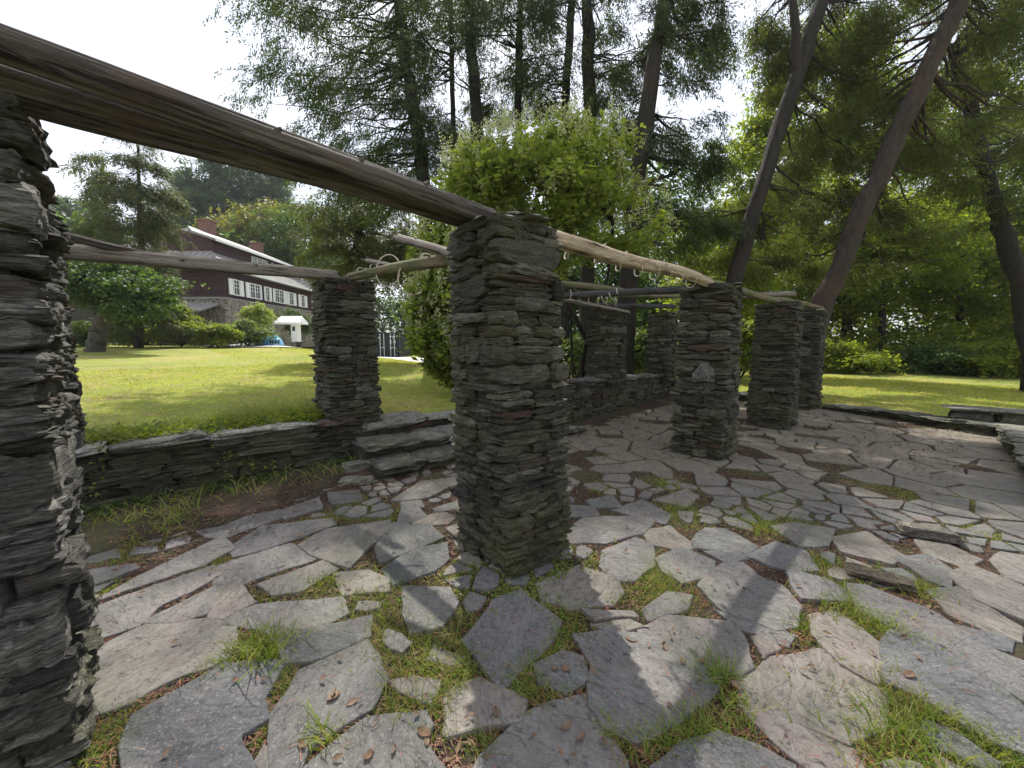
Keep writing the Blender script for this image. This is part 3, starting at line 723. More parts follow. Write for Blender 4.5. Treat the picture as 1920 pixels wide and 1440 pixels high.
def steps():
    root = empty('garden_steps', (-1.3, 4.7, 0), R(41), 'three rough slab steps climbing from the terrace to the lawn', 'steps')
    rnd = random.Random(21); ca, sa = math.cos(R(41)), math.sin(R(41))
    # local frame: x along the steps, y up the flight
    for k, (y0, z) in enumerate([(-.42, .15), (.02, .31), (.48, .47)]):
        MB().box((1.0, y0 + .62, z / 2 - .03), (3.0, 1.1, z - .05)).build('step_core', M['mortar'], root)
        x = -.5 if k < 2 else -.35
        while x < 2.6:
            w = rnd.uniform(.45, 1.0)
            link('tread', stone_mesh('mid', rnd.randrange(26), 'slate_cap'), root, (x + w / 2, y0 + .25, z - .035), (rnd.uniform(-.03, .03), rnd.uniform(-.04, .04), rnd.uniform(-.06, .06)), (w * 1.03, .54, rnd.uniform(.07, .1)))
            x += w
        x = -.5
        while x < 2.6:
            w = rnd.uniform(.25, .6)
            link('riser_stone', stone_mesh('mid', rnd.randrange(26), 'slate'), root, (x + w / 2, y0 + .16, z - .11), (0, 0, rnd.uniform(-.06, .06)), (w * 1.03, .25, .085)); x += w
steps()
def loose(u, v, dims, rz, label, mat='slate_cap', k=0, name='loose_stone'):
    x, y = G(u, v, .04); r = empty(name, (x, y, .03), rz, label, 'stone')
    r2 = link('block', stone_mesh('mid', k, mat), r, (0, 0, dims[2] / 2), (0, 0, 0), dims); r2.name = name + '_body'
loose(1736, 1003, (.34, .15, .07), R(-32), 'long grey block of stone lying loose on the paving at the right', k=4)
loose(1650, 1083, (.30, .14, .035), R(-35), 'thin dark flake of slate loose beside a green tuft', 'slate', 8)
loose(668, 903, (.34, .16, .05), R(12), 'flat greenish slab propped at the foot of the steps', k=12)
loose(690, 878, (.55, .24, .10), R(32), 'rounded boulder like slab lying before the lowest step', k=15)

# ---------------------------------------------------------------- pillars
pillar(.01, 2.72, R(39), .54, .57, -.02, 2.27, 'tall mossy stone pillar in the middle, nearest whole one, under the big log beam', 'mid', 'slate', 31, lean=(-.07, .03), hm=(.035, .09), bigp=.2, wr=(.12, .42))
pillar(-1.98, 1.23, R(43), .62, .58, -.02, 2.36, 'huge close pillar of jagged slate cut off by the left edge of the photo', 'near', 'slate_near', 32, lean=(.05, .02), flare=.0, hm=(.04, .11))
pillar(-4.09, 3.20, R(43), .55, .55, -.02, 2.20, 'pillar on the wall showing only a jagged strip behind the close left pillar', 'mid', 'slate_near', 33)
pillar(-2.19, 5.08, R(43), .60, .58, -.02, 2.30, 'pillar standing in the left wall beside the steps, lawn and house behind it', 'mid', 'slate', 34)
P2_ = pillar(2.64, 5.18, R(45), .60, .60, -.02, 2.24, 'pillar where the bleached knotty log ends, with a pale triangular stone', 'mid', 'slate', 35)
pillar(4.74, 6.92, R(43), .60, .60, -.02, 2.20, 'dark pillar just right of the slit of bright light', 'mid', 'slate', 36, hm=(.035, .09))
pillar(6.86, 9.05, R(42), .62, .62, -.02, 2.28, 'farthest right pillar in front of the leaning red trunk', 'mid', 'slate', 37, hm=(.04, .11))
pillar(2.02, 8.25, R(46), .62, .58, .70, 2.22, 'far pillar on the seat wall next to bare dark stems', 'far', 'slate', 38)
pillar(4.05, 10.45, R(47), .60, .58, .55, 2.30, 'narrow looking far pillar on the seat wall, half behind a nearer one', 'far', 'slate', 39)

tv = [(-.02, .12, -.10), (-.02, -.13, -.12), (-.02, -.12, .03), (-.02, -.03, .13), (-.02, .03, .10), (-.02, .13, -.03)]
tb = MB().add([(x - .022 * (i != 3), y, z) for i, (x, y, z) in enumerate(tv)] + [(x - .012, y * 1.07, z * 1.07) for x, y, z in tv] + [(x + .12, y, z) for x, y, z in tv] + [(-.05, .0, .0)],
              [(i, (i + 1) % 6, 18) for i in range(6)] + [((i + 1) % 6, i, i + 6, (i + 1) % 6 + 6) for i in range(6)] + [((i + 1) % 6 + 6, i + 6, i + 12, (i + 1) % 6 + 12) for i in range(6)])
tag(tb.build('stone', M['slate_cap'], P2_, loc=(-.315, -.06, 1.17)), 'pale triangular stone set on its point')
# ---------------------------------------------------------------- logs, each straight along its own X before it is turned into place
def log(a, b, r0, r1, mat, label, seed=0, bend=.02, knots=5, name='log_beam', seg=40, ns=22, group='log beams of the pergola', kl=1.0):
    a = Vector(a); b = Vector(b); d = b - a; Ln = d.length; rnd = random.Random(seed)
    x = np.linspace(0, Ln, seg)
    path = np.stack([x, bend * fbm(np.stack([x * .8, x * 0 + seed, x * 0], 1), 2), bend * fbm(np.stack([x * .8, x * 0 + seed + 5, x * 0 + 3], 1), 2)], 1)
    th = np.arange(ns) / ns * 2 * np.pi; rr = np.linspace(r0, r1, seg)
    rad = rr[:, None] * (1 + .13 * fbm(np.stack([x[:, None] * .8 + 0 * th, np.cos(th) * 1.6 + seed + 0 * x[:, None], np.sin(th) * 1.6 + 0 * x[:, None]], -1), 3)
                         - .16 * np.clip(fbm(np.stack([x[:, None] * .35 + 0 * th, np.cos(th) * 3.2 + seed + 9 + 0 * x[:, None], np.sin(th) * 3.2 + 0 * x[:, None]], -1), 2) - .25, 0, 1) * 2)
    for q in range(4):
        a0 = rnd.uniform(0, 6.28) + .5 * vnoise(np.stack([x * .7, x * 0 + q * 5 + seed, x * 0], 1)); dth = (th[None] - a0[:, None] + np.pi) % (2 * np.pi) - np.pi
        rad = rad * (1 - .30 * np.exp(-(dth / .10) ** 2) * sm(vnoise(np.stack([x * .9 + q * 7, x * 0 + seed, x * 0 + 2], 1)) * 2 + .6)[:, None])
    v = np.stack([path[:, 0][:, None] + 0 * th, path[:, 1][:, None] + rad * np.cos(th), path[:, 2][:, None] + rad * np.sin(th)], -1)
    v[0, :, 0] += .03 * np.cos(th * 3); v[-1, :, 0] += .03 * np.sin(th * 2)
    mb = MB(); i = np.arange(seg - 1)[:, None] * ns; j = np.arange(ns)[None]; k = (j + 1) % ns
    mb.add(v.reshape(-1, 3), np.stack([i + j, i + k, i + ns + k, i + ns + j], -1).reshape(-1, 4))
    mb.f.append((np.array([list(range(ns))[::-1]]), 0)); mb.f.append((np.array([list(range(ns))]) + (seg - 1) * ns, 0))
    o = mb.build(name, M[mat], smooth=True, loc=a); o.rotation_euler = d.to_track_quat('X', 'Z').to_euler()
    tag(o, label, 'log', group)
    for q in range(knots):
        t = rnd.uniform(.08, .92); ang = rnd.uniform(-.5, 3.6); r = r0 + (r1 - r0) * t; n = Vector((0, math.cos(ang), math.sin(ang)))
        p = Vector((t * Ln, 0, 0)) + n * r * .8; L_ = r * rnd.uniform(.35, .6) * kl
        kb = MB().tube([p, p + n * L_ * .5, p + n * L_ + Vector((L_ * .4, 0, 0))], [r * .32, r * .22, r * .12], 6, .3)
        kb.build('knot', M[mat], o, smooth=False)
    return o
T = 2.40
C_top = Vector((.02, 2.72, 2.36))
log(AT(-260, -8, 1.05), AT(925, 414, 2.78), .050, .066, 'log_dark', 'thick weathered upper log running from the close left pillar to the middle pillar', 41, .012, 3, seg=90, ns=56)
log(AT(-230, 106, 1.14), AT(900, 426, 2.84), .068, .040, 'log_dark', 'darker second log tucked under the upper one, splitting from it on the left', 42, .02, 2, seg=80, ns=48)
log(AT(60, 466, 3.35), AT(632, 515, 5.0), .076, .062, 'log_grey', 'long smooth grey log on the far left pillar, ending on the pillar by the steps', 43, .015, 4)
log(AT(85, 432, 3.30), AT(350, 490, 4.1), .034, .040, 'log_dark', 'thin crooked branch resting on the long grey log', 44, .05, 2, name='branch_pole')
log(AT(650, 518, 5.0), AT(905, 472, 3.0), .050, .058, 'log_moss', 'short mossy log with hanging rope loops between steps pillar and middle pillar', 45, .015, 5)
log(AT(745, 446, 3.6), AT(880, 486, 3.05), .034, .048, 'log_grey', 'broken grey stub sticking out left of the middle pillar top', 46, .01, 1, name='log_stub', seg=14, ns=12)
log(AT(688, 489, 4.7), AT(760, 503, 4.2), .026, .03, 'log_grey', 'small pale stub lying on the mossy log', 47, .01, 0, name='log_stub', seg=10, ns=10)
log(AT(1010, 452, 2.75), AT(1330, 530, 5.0), .064, .064, 'log_pale', 'bleached knotty log with sawn branch stubs and rope, from middle pillar rightwards', 48, .035, 20, seg=60, kl=1.7)
log(AT(1290, 522, 4.95), AT(1490, 572, 7.4), .062, .055, 'log_moss', 'moss streaked log between the right hand pillars', 49, .015, 4)
log(AT(1400, 548, 7.3), AT(1540, 578, 9.3), .060, .055, 'log_moss', 'yellowish mossy log reaching the farthest right pillar', 50, .02, 3)
log(AT(1385, 556, 6.9), AT(1490, 551, 7.2), .045, .048, 'log_grey', 'grey log end poking right over the dark pillar', 51, .01, 0, name='log_stub', seg=12, ns=12)
log(AT(985, 560, 5.9), AT(1285, 543, 5.3), .050, .052, 'pole_dark', 'near black smooth pole crossing from behind the middle pillar', 52, .008, 1)
log(AT(1000, 527, 5.2), AT(1170, 546, 7.0), .055, .050, 'log_moss', 'reddish barked log with small hanging strands behind the middle pillar', 53, .01, 3)
log(AT(1080, 572, 8.0), AT(1265, 574, 10.2), .058, .055, 'pole_dark', 'dark pole laid across the two far pillars on the seat wall', 54, .01, 0)
log(AT(1030, 556, 7.0), AT(1180, 586, 8.0), .04, .035, 'log_grey', 'thin grey pole sagging onto the far pillar with bare stems', 55, .01, 0, name='branch_pole')
log(AT(1150, 551, 7.0), AT(1290, 556, 8.2), .035, .04, 'log_moss', 'thin mossy pole in the shade left of the bleached log end', 56, .02, 0, name='branch_pole')

def coil(path_pts, r, name, label, mat='rope', group='rope loops hanging on the logs'):
    o = MB().tube(path_pts, r, 6).build(name, M[mat], smooth=True); tag(o, label, 'rope', group); return o
def loop_on(u, v, d, ru, rv, label, tilt=0.0, full=1.0, r=.007, d2=None):
    c = AT(u, v, d); k = d / FPX; pts = []
    for i in range(25):
        a = -math.pi / 2 * 0 + i / 24 * 2 * math.pi * full + tilt
        pts.append((c.x + math.cos(a) * ru * k, c.y + ((d2 or d) - d) * math.sin(a * .5) + .05 * math.sin(a), c.z + math.sin(a) * rv * k))
    coil(pts, r, 'rope_loop', label)
def helix(p, q, R_, turns, label, r=.006):
    p = Vector(p); q = Vector(q); d = (q - p); t = d.normalized(); a = t.cross(Vector((0, 0, 1))).normalized(); b = t.cross(a); pts = []
    n = int(turns * 14)
    for i in range(n + 1):
        s = i / n; an = s * turns * 2 * math.pi; w = R_ * (1 + .25 * math.sin(s * 9))
        pts.append(p + d * s + a * math.cos(an) * w + b * math.sin(an) * w)
    coil(pts, r, 'rope_coil', label)
loop_on(728, 507, 4.3, 22, 30, 'wide pale rope ring below the mossy log', .4, .9)
loop_on(775, 520, 3.8, 28, 33, 'largest pale rope ring hanging just left of the middle pillar', .3, .8)
loop_on(797, 490, 3.7, 10, 16, 'small tight rope ring at the pillar end of the mossy log', 0, 1)
helix(AT(668, 516, 4.9), AT(705, 508, 4.6), .066, 3, 'rope wound round the far end of the mossy log')
helix(AT(1048, 462, 2.95), AT(1190, 500, 3.7), .066, 3, 'rope wound loosely round the near half of the bleached log')
helix(AT(1190, 500, 3.7), AT(1310, 528, 4.85), .072, 5, 'rope wound round the far half of the bleached log')
helix(AT(1130, 556, 5.6), AT(1160, 553, 5.5), .075, 2, 'rope looped over the near black pole')
for k in range(7):
    c = AT(1052 + k * 17, 540 + k * 3, 5.3 + k * .2)
    coil([c, c + Vector((.02, 0, -.06)), c + Vector((.0, .01, -.12)), c + Vector((.03, 0, -.14))], .005, 'rope_strand', ['first', 'second', 'third', 'fourth', 'fifth', 'sixth', 'last'][k] + ' short pale strand under the reddish log, counted from the middle pillar', group='short strands hanging under the reddish log')

# ---------------------------------------------------------------- foliage
def rot_many(v, yaw, pitch, roll):
    """v (k,3) rotated by arrays of n angles -> (n,k,3)"""
    cy, sy, cp, sp, cr, sr = np.cos(yaw), np.sin(yaw), np.cos(pitch), np.sin(pitch), np.cos(roll), np.sin(roll)
    Rm = np.empty((len(yaw), 3, 3))
    Rm[:, 0] = np.stack([cy * cp, cy * sp * sr - sy * cr, cy * sp * cr + sy * sr], 1)
    Rm[:, 1] = np.stack([sy * cp, sy * sp * sr + cy * cr, sy * sp * cr - cy * sr], 1)
    Rm[:, 2] = np.stack([-sp, cp * sr, cp * cr], 1)
    return np.einsum('nij,kj->nki', Rm, v)
def spray_templates(kind, n=6):
    out = []; r = np.random.default_rng(len(kind) * 13)
    for q in range(n):
        V = []; F = []
        def leafq(p, d, L, W, nrm=None, quad=True):
            d = d / np.linalg.norm(d); nn = nrm if nrm is not None else np.array([r.normal(0, .4), r.normal(0, .4), 1.0]); s = np.cross(d, nn); s /= np.linalg.norm(s) + 1e-9; b = len(V)
            if quad: V.extend([p, p + d * L * .5 + s * W, p + d * L, p + d * L * .5 - s * W]); F.append((b, b + 1, b + 2, b + 3))
            else: V.extend([p - s * W, p + s * W, p + d * L]); F.append((b, b + 1, b + 2, b + 2))
        if kind == 'thuja':       # drooping flat fan
            for k in range(22):
                t = r.random() ** .8; side = r.choice((-1, 1)); p = np.array([t * .42, 0, -.22 * t * t]) + r.normal(0, .012, 3)
                d = np.array([.7, side * r.uniform(.2, 1.1), -.45 - .5 * t + r.normal(0, .2)]); p2 = p + d * r.uniform(0, .10)
                leafq(p2, d + r.normal(0, .25, 3), r.uniform(.05, .11), r.uniform(.010, .019), quad=False)
        elif kind == 'pine':
            for k in range(12):
                d = r.normal(0, 1, 3); d[2] = abs(d[2]) * .5; d[0] += .8; leafq(np.array([r.random() * .4, 0, 0]) + r.normal(0, .03, 3), d, r.uniform(.18, .3), .018, quad=False)
        elif kind == 'hyd':
            for k in range(7):
                a = r.random() * 6.28; d = np.array([math.cos(a), math.sin(a), r.uniform(-.5, .35)]); leafq(np.array([0, 0, -.03 * k]) + d * .04, d, r.uniform(.10, .16), r.uniform(.026, .038))
        elif kind == 'pan':
            for k in range(26):
                t = r.random(); a = r.random() * 6.28; rr = .045 * (1 - t) + .01; p = np.array([math.cos(a) * rr, math.sin(a) * rr, t * .2]); leafq(p, r.normal(0, 1, 3), .024, .012)
        else:                     # broad leaf twig
            for k in range(11):
                t = r.random(); a = r.random() * 6.28; d = np.array([.5 + .3 * math.cos(a), math.sin(a) * .9, -.25 + r.normal(0, .25)]); p = np.array([t * .4, 0, -.08 * t]) + r.normal(0, .05, 3)
                leafq(p, d, r.uniform(.07, .12), r.uniform(.03, .045))
        out.append((np.array(V), np.array(F)))
    return out
SPR = {k: spray_templates(k) for k in ('thuja', 'pine', 'hyd', 'pan', 'leaf')}
def foliage(pts, kind, r, scale=(.8, 1.3), yaw=None, pitch=(-.3, .5)):
    mb = MB(); n = len(pts); which = r.integers(0, len(SPR[kind]), n)
    yaw = r.random(n) * 6.28 if yaw is None else yaw + r.normal(0, .5, n)
    pit = r.uniform(*pitch, n); rol = r.normal(0, .35, n); sc = r.uniform(*scale, n)
    for w in range(len(SPR[kind])):
        s = which == w
        if not s.any(): continue
        V, F = SPR[kind][w]; P = rot_many(V, yaw[s], pit[s], rol[s]) * sc[s][:, None, None] + pts[s][:, None]
        k = len(V); FF = F[None] + (np.arange(s.sum()) * k)[:, None, None]
        FF = FF.reshape(-1, F.shape[1])
        if (F[:, 2] == F[:, 3]).all(): FF = FF[:, :3]
        mb.add(P.reshape(-1, 3), FF)
    return mb
def clumped(c, rad, n, r, clumps=40, spread=.16, shell=.5, flat=.6):
    """points gathered in many small clumps through an ellipsoid, denser towards its surface"""
    c = np.array(c); rad = np.array(rad)
    d = r.normal(0, 1, (clumps, 3)); d /= np.linalg.norm(d, axis=1, keepdims=True); rr = (shell + (1 - shell) * r.random(clumps)) ** .7
    cc = d * rr[:, None]
    k = r.integers(0, clumps, n); p = cc[k] + r.normal(0, 1, (n, 3)) * np.array([spread, spread, spread * flat]) * (.6 + .8 * r.random(clumps))[k][:, None]
    return c + p * rad
def limb(mb, a, b, r0, r1, r, sag=.0, n=6, seg=7, wob=.12):
    a = np.array(a); b = np.array(b); t = np.linspace(0, 1, seg)[:, None]; L = np.linalg.norm(b - a)
    p = a + (b - a) * t; p[:, 2] += (sag * L * 4 * (t * (1 - t)))[:, 0]
    p[1:-1] += r.normal(0, wob * L / seg, (seg - 2, 3)); mb.tube(p, np.linspace(r0, r1, seg), n, .1, caps=False)
def tree(name, label, trunks, blobs, mat, kind, bark='bark', nbr=40, seed=0, group=None, scale=(.8, 1.3), cat='tree', sag=-.05, brad=.03, pitch=(-.2, .6), twigs=0, sides=12, extra=None, dens=None):
    """trunks: list of (points, r0, r1); blobs: list of (centre, radii, count[, clumps])"""
    r = np.random.default_rng(seed + 1000); base = Vector(trunks[0][0][0]); z = float(ground_z(base.x, base.y)); base.z = z
    root = empty(name, base, 0, label, cat, group); O = np.array(base)
    allt = []; mul = dens or (1.9 if kind == 'thuja' and blobs[0][0][1] < 16 else (.8 if blobs[0][0][1] > 22 else 1.1)); scale = (scale[0] * 1.18, scale[1] * 1.18) if blobs[0][0][1] > 22 else scale
    blobs = [(b[0], b[1], int(b[2] * mul)) + (int(b[3] * 1.3),) + tuple(b[4:]) for b in blobs]; scale = (scale[0] * .9, scale[1] * .95)
    for pts, r0, r1 in trunks:
        P = np.array([list(p) for p in pts], float)
        t = np.linspace(0, len(P) - 1, 30); i = np.clip(t.astype(int), 0, len(P) - 2); f = (t - i)[:, None]; f = f * f * (3 - 2 * f) * .5 + f * .5
        Q = P[i] * (1 - f) + P[i + 1] * f; Q[2:-2] += r.normal(0, r0 * .08, (26, 3)); rad = np.linspace(r0, r1, 30); rad[0] *= 1.35; rad[1] *= 1.12
        MB().tube(Q - O, rad, sides, .22).build('trunk', M[bark], root, smooth=True)
        allt.append(Q)
    T_ = np.concatenate(allt); br = MB(); allp = []
    tot = sum(b[2] for b in blobs)
    for b in blobs:
        c, rad, n = b[:3]; cl = b[3] if len(b) > 3 else max(12, int(n / 40)); st = (b[4] if len(b) > 4 else .13)
        p = clumped(c, rad, n, r, cl, st); allp.append(p)
        m = max(2, int(nbr * n / tot))
        pin = p[(((p - np.array(c)) / np.array(rad)) ** 2).sum(1) < .95]
        for q in pin[r.integers(0, len(pin), m)]:
            d = T_ - q; ok = T_[:, 2] < q[2] + (1.5 if sag < 0 else .3); dd = (d ** 2).sum(1) + np.where(ok, 0, 1e4); a = T_[np.argmin(dd + r.random(len(dd)) * .8)]
            L = np.linalg.norm(q - a)
            limb(br, a - O, q - O, min(brad, .016 * L + .012), .006, r, sag if sag < 0 else sag, 5, 7, .13)
            for _ in range(twigs):
                tt = r.uniform(.4, .9); s0 = a + (q - a) * tt; s1 = s0 + r.normal(0, .22 * L, 3) * np.array([1, 1, .5]); limb(br, s0 - O, s1 - O, .012, .004, r, 0, 4, 5)
    if br.n: br.build('branches', M[bark], root, smooth=True)['kind'] = 'stuff'
    P = np.concatenate(allp); yaw = np.arctan2(P[:, 1] - base.y, P[:, 0] - base.x)
    cr = foliage(P - O, kind, r, scale, yaw if kind in ('thuja', 'pine') else None, pitch).build('crown', M[mat], root); cr['kind'] = 'stuff'
    if extra: extra(root, P, O, r)
    return root
def blob(u, v, d, ru, rv, n, depth=None, cl=None, st=.13):
    k = d / FPX; return (tuple(AT(u, v, d)), (ru * k, depth or ru * k * .8, rv * k), n, cl or max(12, n // 40), st)
def ground_at(u, d): x = (u - 960) / FPX * d; return Vector((x, d, float(ground_z(x, d))))
def tr(*uvd): return [ground_at(uvd[0][0], uvd[0][1])] + [AT(u, v, d) for u, v, d in uvd[1:]]

# --- the five old cedars behind the middle of the pergola
CG = 'old cedars behind the pergola'
tree('cedar_tree', 'leftmost tall cedar whose loose sprays hang against the open sky', [(tr((812, 12.2), (790, 290, 12.2), (752, 60, 12.4), (735, -120, 12.6)), .24, .12)],
     [blob(640, 60, 12.2, 170, 90, 620, cl=46), blob(720, 210, 12.0, 150, 90, 620, cl=40), blob(600, 190, 12.4, 120, 70, 260, cl=22), blob(690, 330, 11.6, 130, 55, 420, cl=26), blob(740, -80, 12.5, 190, 110, 520), blob(600, -60, 12, 90, 80, 200, cl=16)],
     'thuja', 'thuja', nbr=100, seed=1, group=CG, twigs=2, dens=1.45)
tree('cedar_tree', 'second cedar from the left in the clump, straight and dark', [(tr((905, 12.8), (897, 260, 12.8), (882, 60, 12.8), (872, -140, 12.8)), .22, .13), (tr((860, 13.2), (850, 260, 13.2), (845, 0, 13.2)), .10, .07)],
     [blob(880, 80, 12.8, 130, 110, 700), blob(850, 240, 12.6, 130, 60, 480), blob(880, -90, 12.8, 150, 100, 420)], 'thuja', 'thuja', nbr=80, seed=2, group=CG, twigs=2)
tree('cedar_tree', 'slim straight cedar trunk in the middle of the clump', [(tr((975, 13.4), (972, 200, 13.4), (975, 0, 13.4), (978, -140, 13.4)), .13, .09)],
     [blob(985, 110, 13.4, 110, 110, 420), blob(980, -60, 13.4, 110, 90, 260)], 'thuja', 'thuja', nbr=50, seed=3, group=CG, twigs=2)
tree('cedar_tree', 'twin stemmed cedar with two trunks close together', [(tr((1098, 13), (1108, 250, 13), (1103, 60, 13), (1092, -140, 13)), .26, .14), (tr((1060, 13.4), (1058, 220, 13.4), (1072, 0, 13.4), (1075, -140, 13.4)), .15, .10)],
     [blob(1090, 100, 13, 120, 120, 640), blob(1120, 290, 12.6, 110, 60, 380), blob(1090, -80, 13, 130, 90, 300)], 'thuja', 'thuja', nbr=80, seed=4, group=CG, twigs=2)
tree('cedar_tree', 'cedar with a thick black trunk leaning gently right behind the white flowering bush', [(tr((1168, 11), (1180, 520, 11), (1197, 330, 11), (1226, 120, 11), (1252, -20, 11), (1275, -150, 11)), .26, .14)],
     [blob(1240, 130, 11.7, 110, 120, 560), blob(1290, 60, 11.7, 55, 80, 170), blob(1260, 300, 11.5, 90, 70, 300), blob(1225, 430, 11.5, 110, 60, 420), blob(1230, -80, 11.7, 90, 80, 280)], 'thuja', 'thuja', nbr=90, seed=5, group=CG, twigs=2, brad=.04)
# --- leaning cedars on the right
RG = 'leaning cedars right of the pergola'
tree('cedar_tree', 'leaning cedar with a near black trunk rising from behind the right hand pillars', [(tr((1322, 11), (1378, 520, 11), (1448, 280, 11), (1505, 110, 11), (1545, -20, 11), (1600, -200, 11)), .21, .14), ([AT(1492, 150, 11), AT(1492, 60, 10.9), AT(1480, -80, 10.8)], .12, .07)],
     [blob(1530, 200, 12.1, 100, 120, 620), blob(1440, 420, 11.9, 110, 90, 640), blob(1560, 60, 12.1, 150, 100, 640), blob(1330, 430, 12.1, 70, 60, 260), blob(1510, 20, 12.3, 110, 60, 300), blob(1560, -160, 12.5, 180, 100, 300)], 'thuja_olive', 'thuja', nbr=70, seed=6, dens=1.6, group=RG, twigs=3)
tree('cedar_tree', 'thicker leaning cedar, its reddish foot behind the farthest right pillar', [(tr((1500, 10.6), (1545, 560, 10.6), (1628, 370, 10.4), (1700, 210, 10.2), (1790, 20, 10), (1870, -150, 10)), .25, .17)],
     [blob(1640, 250, 11.9, 130, 110, 620), blob(1600, 440, 11.9, 120, 90, 560), blob(1720, 100, 11.7, 150, 110, 700), blob(1820, 260, 11.3, 130, 90, 360), blob(1780, -100, 11.3, 220, 90, 300)], 'thuja_olive', 'thuja', 'bark_red', nbr=80, seed=7, dens=1.75, group=RG, twigs=3, brad=.04)
tree('cedar_tree', 'cedar at the right edge leaning left with bare tangled limbs', [(tr((1950, 12), (1912, 540, 12), (1870, 400, 12), (1830, 260, 12), (1790, 80, 12)), .24, .14)],
     [blob(1850, 200, 13.0, 130, 130, 620), blob(1890, 400, 12.4, 80, 50, 180), blob(1930, 20, 12.6, 130, 100, 380)], 'thuja_olive', 'thuja', nbr=60, seed=8, group=RG, twigs=3)
# --- bright maples and woods behind
tree('maple_tree', 'bright yellow green maple lit by the sun between the two cedar groups', [(tr((1430, 19), (1430, 400, 19), (1440, 200, 19)), .2, .08)],
     [blob(1480, 290, 19, 95, 110, 1500), blob(1385, 430, 19, 85, 70, 1100), blob(1540, 140, 19, 90, 80, 900), blob(1340, 560, 18, 90, 80, 1200)], 'maple', 'leaf', 'bark_grey', nbr=40, seed=9, scale=(1.2, 2.0), sag=.03)
WG = 'broadleaf trees of the wood edge on the right'
wlab = ['wood edge tree behind the gap left of the red trunk', 'wood edge tree above the far lawn right of the farthest pillar', 'wood edge tree with a slim black trunk by the lawn', 'wood edge tree whose low branches reach the lawn at the right', 'wood edge tree standing deepest in the upper right of the woods', 'wood edge tree low at the far right of the lawn']
for k, (u, d, tw, bl) in enumerate([(1590, 24, .38, [(1600, 440, 120, 70), (1560, 540, 100, 60)]), (1520, 26, .2, [(1540, 410, 110, 70), (1470, 530, 90, 90)]), (1655, 22, .2, [(1680, 500, 110, 70), (1700, 430, 110, 60)]),
                                   (1800, 25, .25, [(1800, 530, 130, 80), (1830, 450, 120, 60), (1760, 640, 110, 30)]), (1880, 27, .3, [(1800, 440, 140, 70), (1900, 420, 120, 70)]), (2000, 22, .3, [(1960, 500, 130, 100), (1900, 630, 110, 45)])]):
    tree('woodland_tree', wlab[k], [(tr((u, d), (u, 560, d), (u + 10, 400, d)), tw, .08)], [blob(a, b, d, c, e, 1000, cl=36, st=.16) for a, b, c, e in bl], 'maple', 'leaf', 'bark', nbr=40, seed=20 + k, group=WG, scale=(1.1, 2.0), sag=.03, sides=8)
for k, (u, top, lb) in enumerate([(1640, 150, 'tall bright maple high behind the leaning red trunk'), (1800, 130, 'tall bright maple filling the upper right corner of the woods'), (1960, 160, 'tall maple rising at the right edge of the woods')]):
    tree('woodland_tree', lb, [(tr((u, 32), (u, 400, 32), (u, top + 60, 32)), .3, .08)], [blob(u, top + 60, 32, 90, 70, 800, cl=36, st=.15), blob(u - 20, top + 190, 32, 110, 90, 1100, cl=40, st=.15)], 'maple', 'leaf', 'bark', nbr=24, seed=320 + k, group=WG, scale=(1.7, 2.8), sag=.03, sides=8)
# --- centre background, low under the cedars
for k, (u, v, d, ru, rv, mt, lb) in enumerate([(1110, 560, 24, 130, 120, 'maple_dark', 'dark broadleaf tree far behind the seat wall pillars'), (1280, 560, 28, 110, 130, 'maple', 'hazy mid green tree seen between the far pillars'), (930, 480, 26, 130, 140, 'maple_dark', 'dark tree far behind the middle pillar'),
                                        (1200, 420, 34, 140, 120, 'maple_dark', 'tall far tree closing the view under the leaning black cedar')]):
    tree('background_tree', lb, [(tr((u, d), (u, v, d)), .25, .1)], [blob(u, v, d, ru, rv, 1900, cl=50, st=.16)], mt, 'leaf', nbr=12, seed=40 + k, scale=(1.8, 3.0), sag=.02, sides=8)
# --- left background
tree('cedar_tree', 'broad brownish cedar beside the house, over the curved old trunk', [(tr((262, 21), (265, 480, 21), (262, 380, 21), (258, 262, 21)), .18, .05)],
     [blob(235, 545, 21, 75, 45, 900), blob(262, 605, 21.5, 62, 24, 420), blob(250, 465, 21, 75, 60, 1300), blob(250, 390, 21, 66, 50, 900), blob(256, 320, 21, 48, 40, 420), blob(256, 275, 21, 24, 26, 120), blob(190, 310, 21, 32, 20, 80, cl=6)], 'thuja_olive', 'thuja', nbr=60, seed=50, scale=(1.3, 2.1))
tree('shade_tree', 'dark leafy tree with a thick curved grey trunk on the lawn left of the house', [(tr((180, 17), (186, 620, 17), (203, 575, 17), (215, 530, 17)), .32, .18), ([AT(185, 620, 17), AT(178, 580, 17), AT(172, 530, 16.8)], .10, .05), ([AT(196, 600, 17), AT(238, 570, 16.8), AT(270, 540, 16.8)], .08, .04)],
     [blob(190, 525, 17, 95, 36, 900), blob(255, 560, 16.5, 55, 32, 500), blob(150, 500, 17, 60, 35, 400), blob(240, 520, 17, 80, 35, 500)], 'maple_dark', 'leaf', 'bark_grey', nbr=40, seed=51, scale=(1.0, 1.8), sag=.02)
PG = 'pines on the rise behind the house'
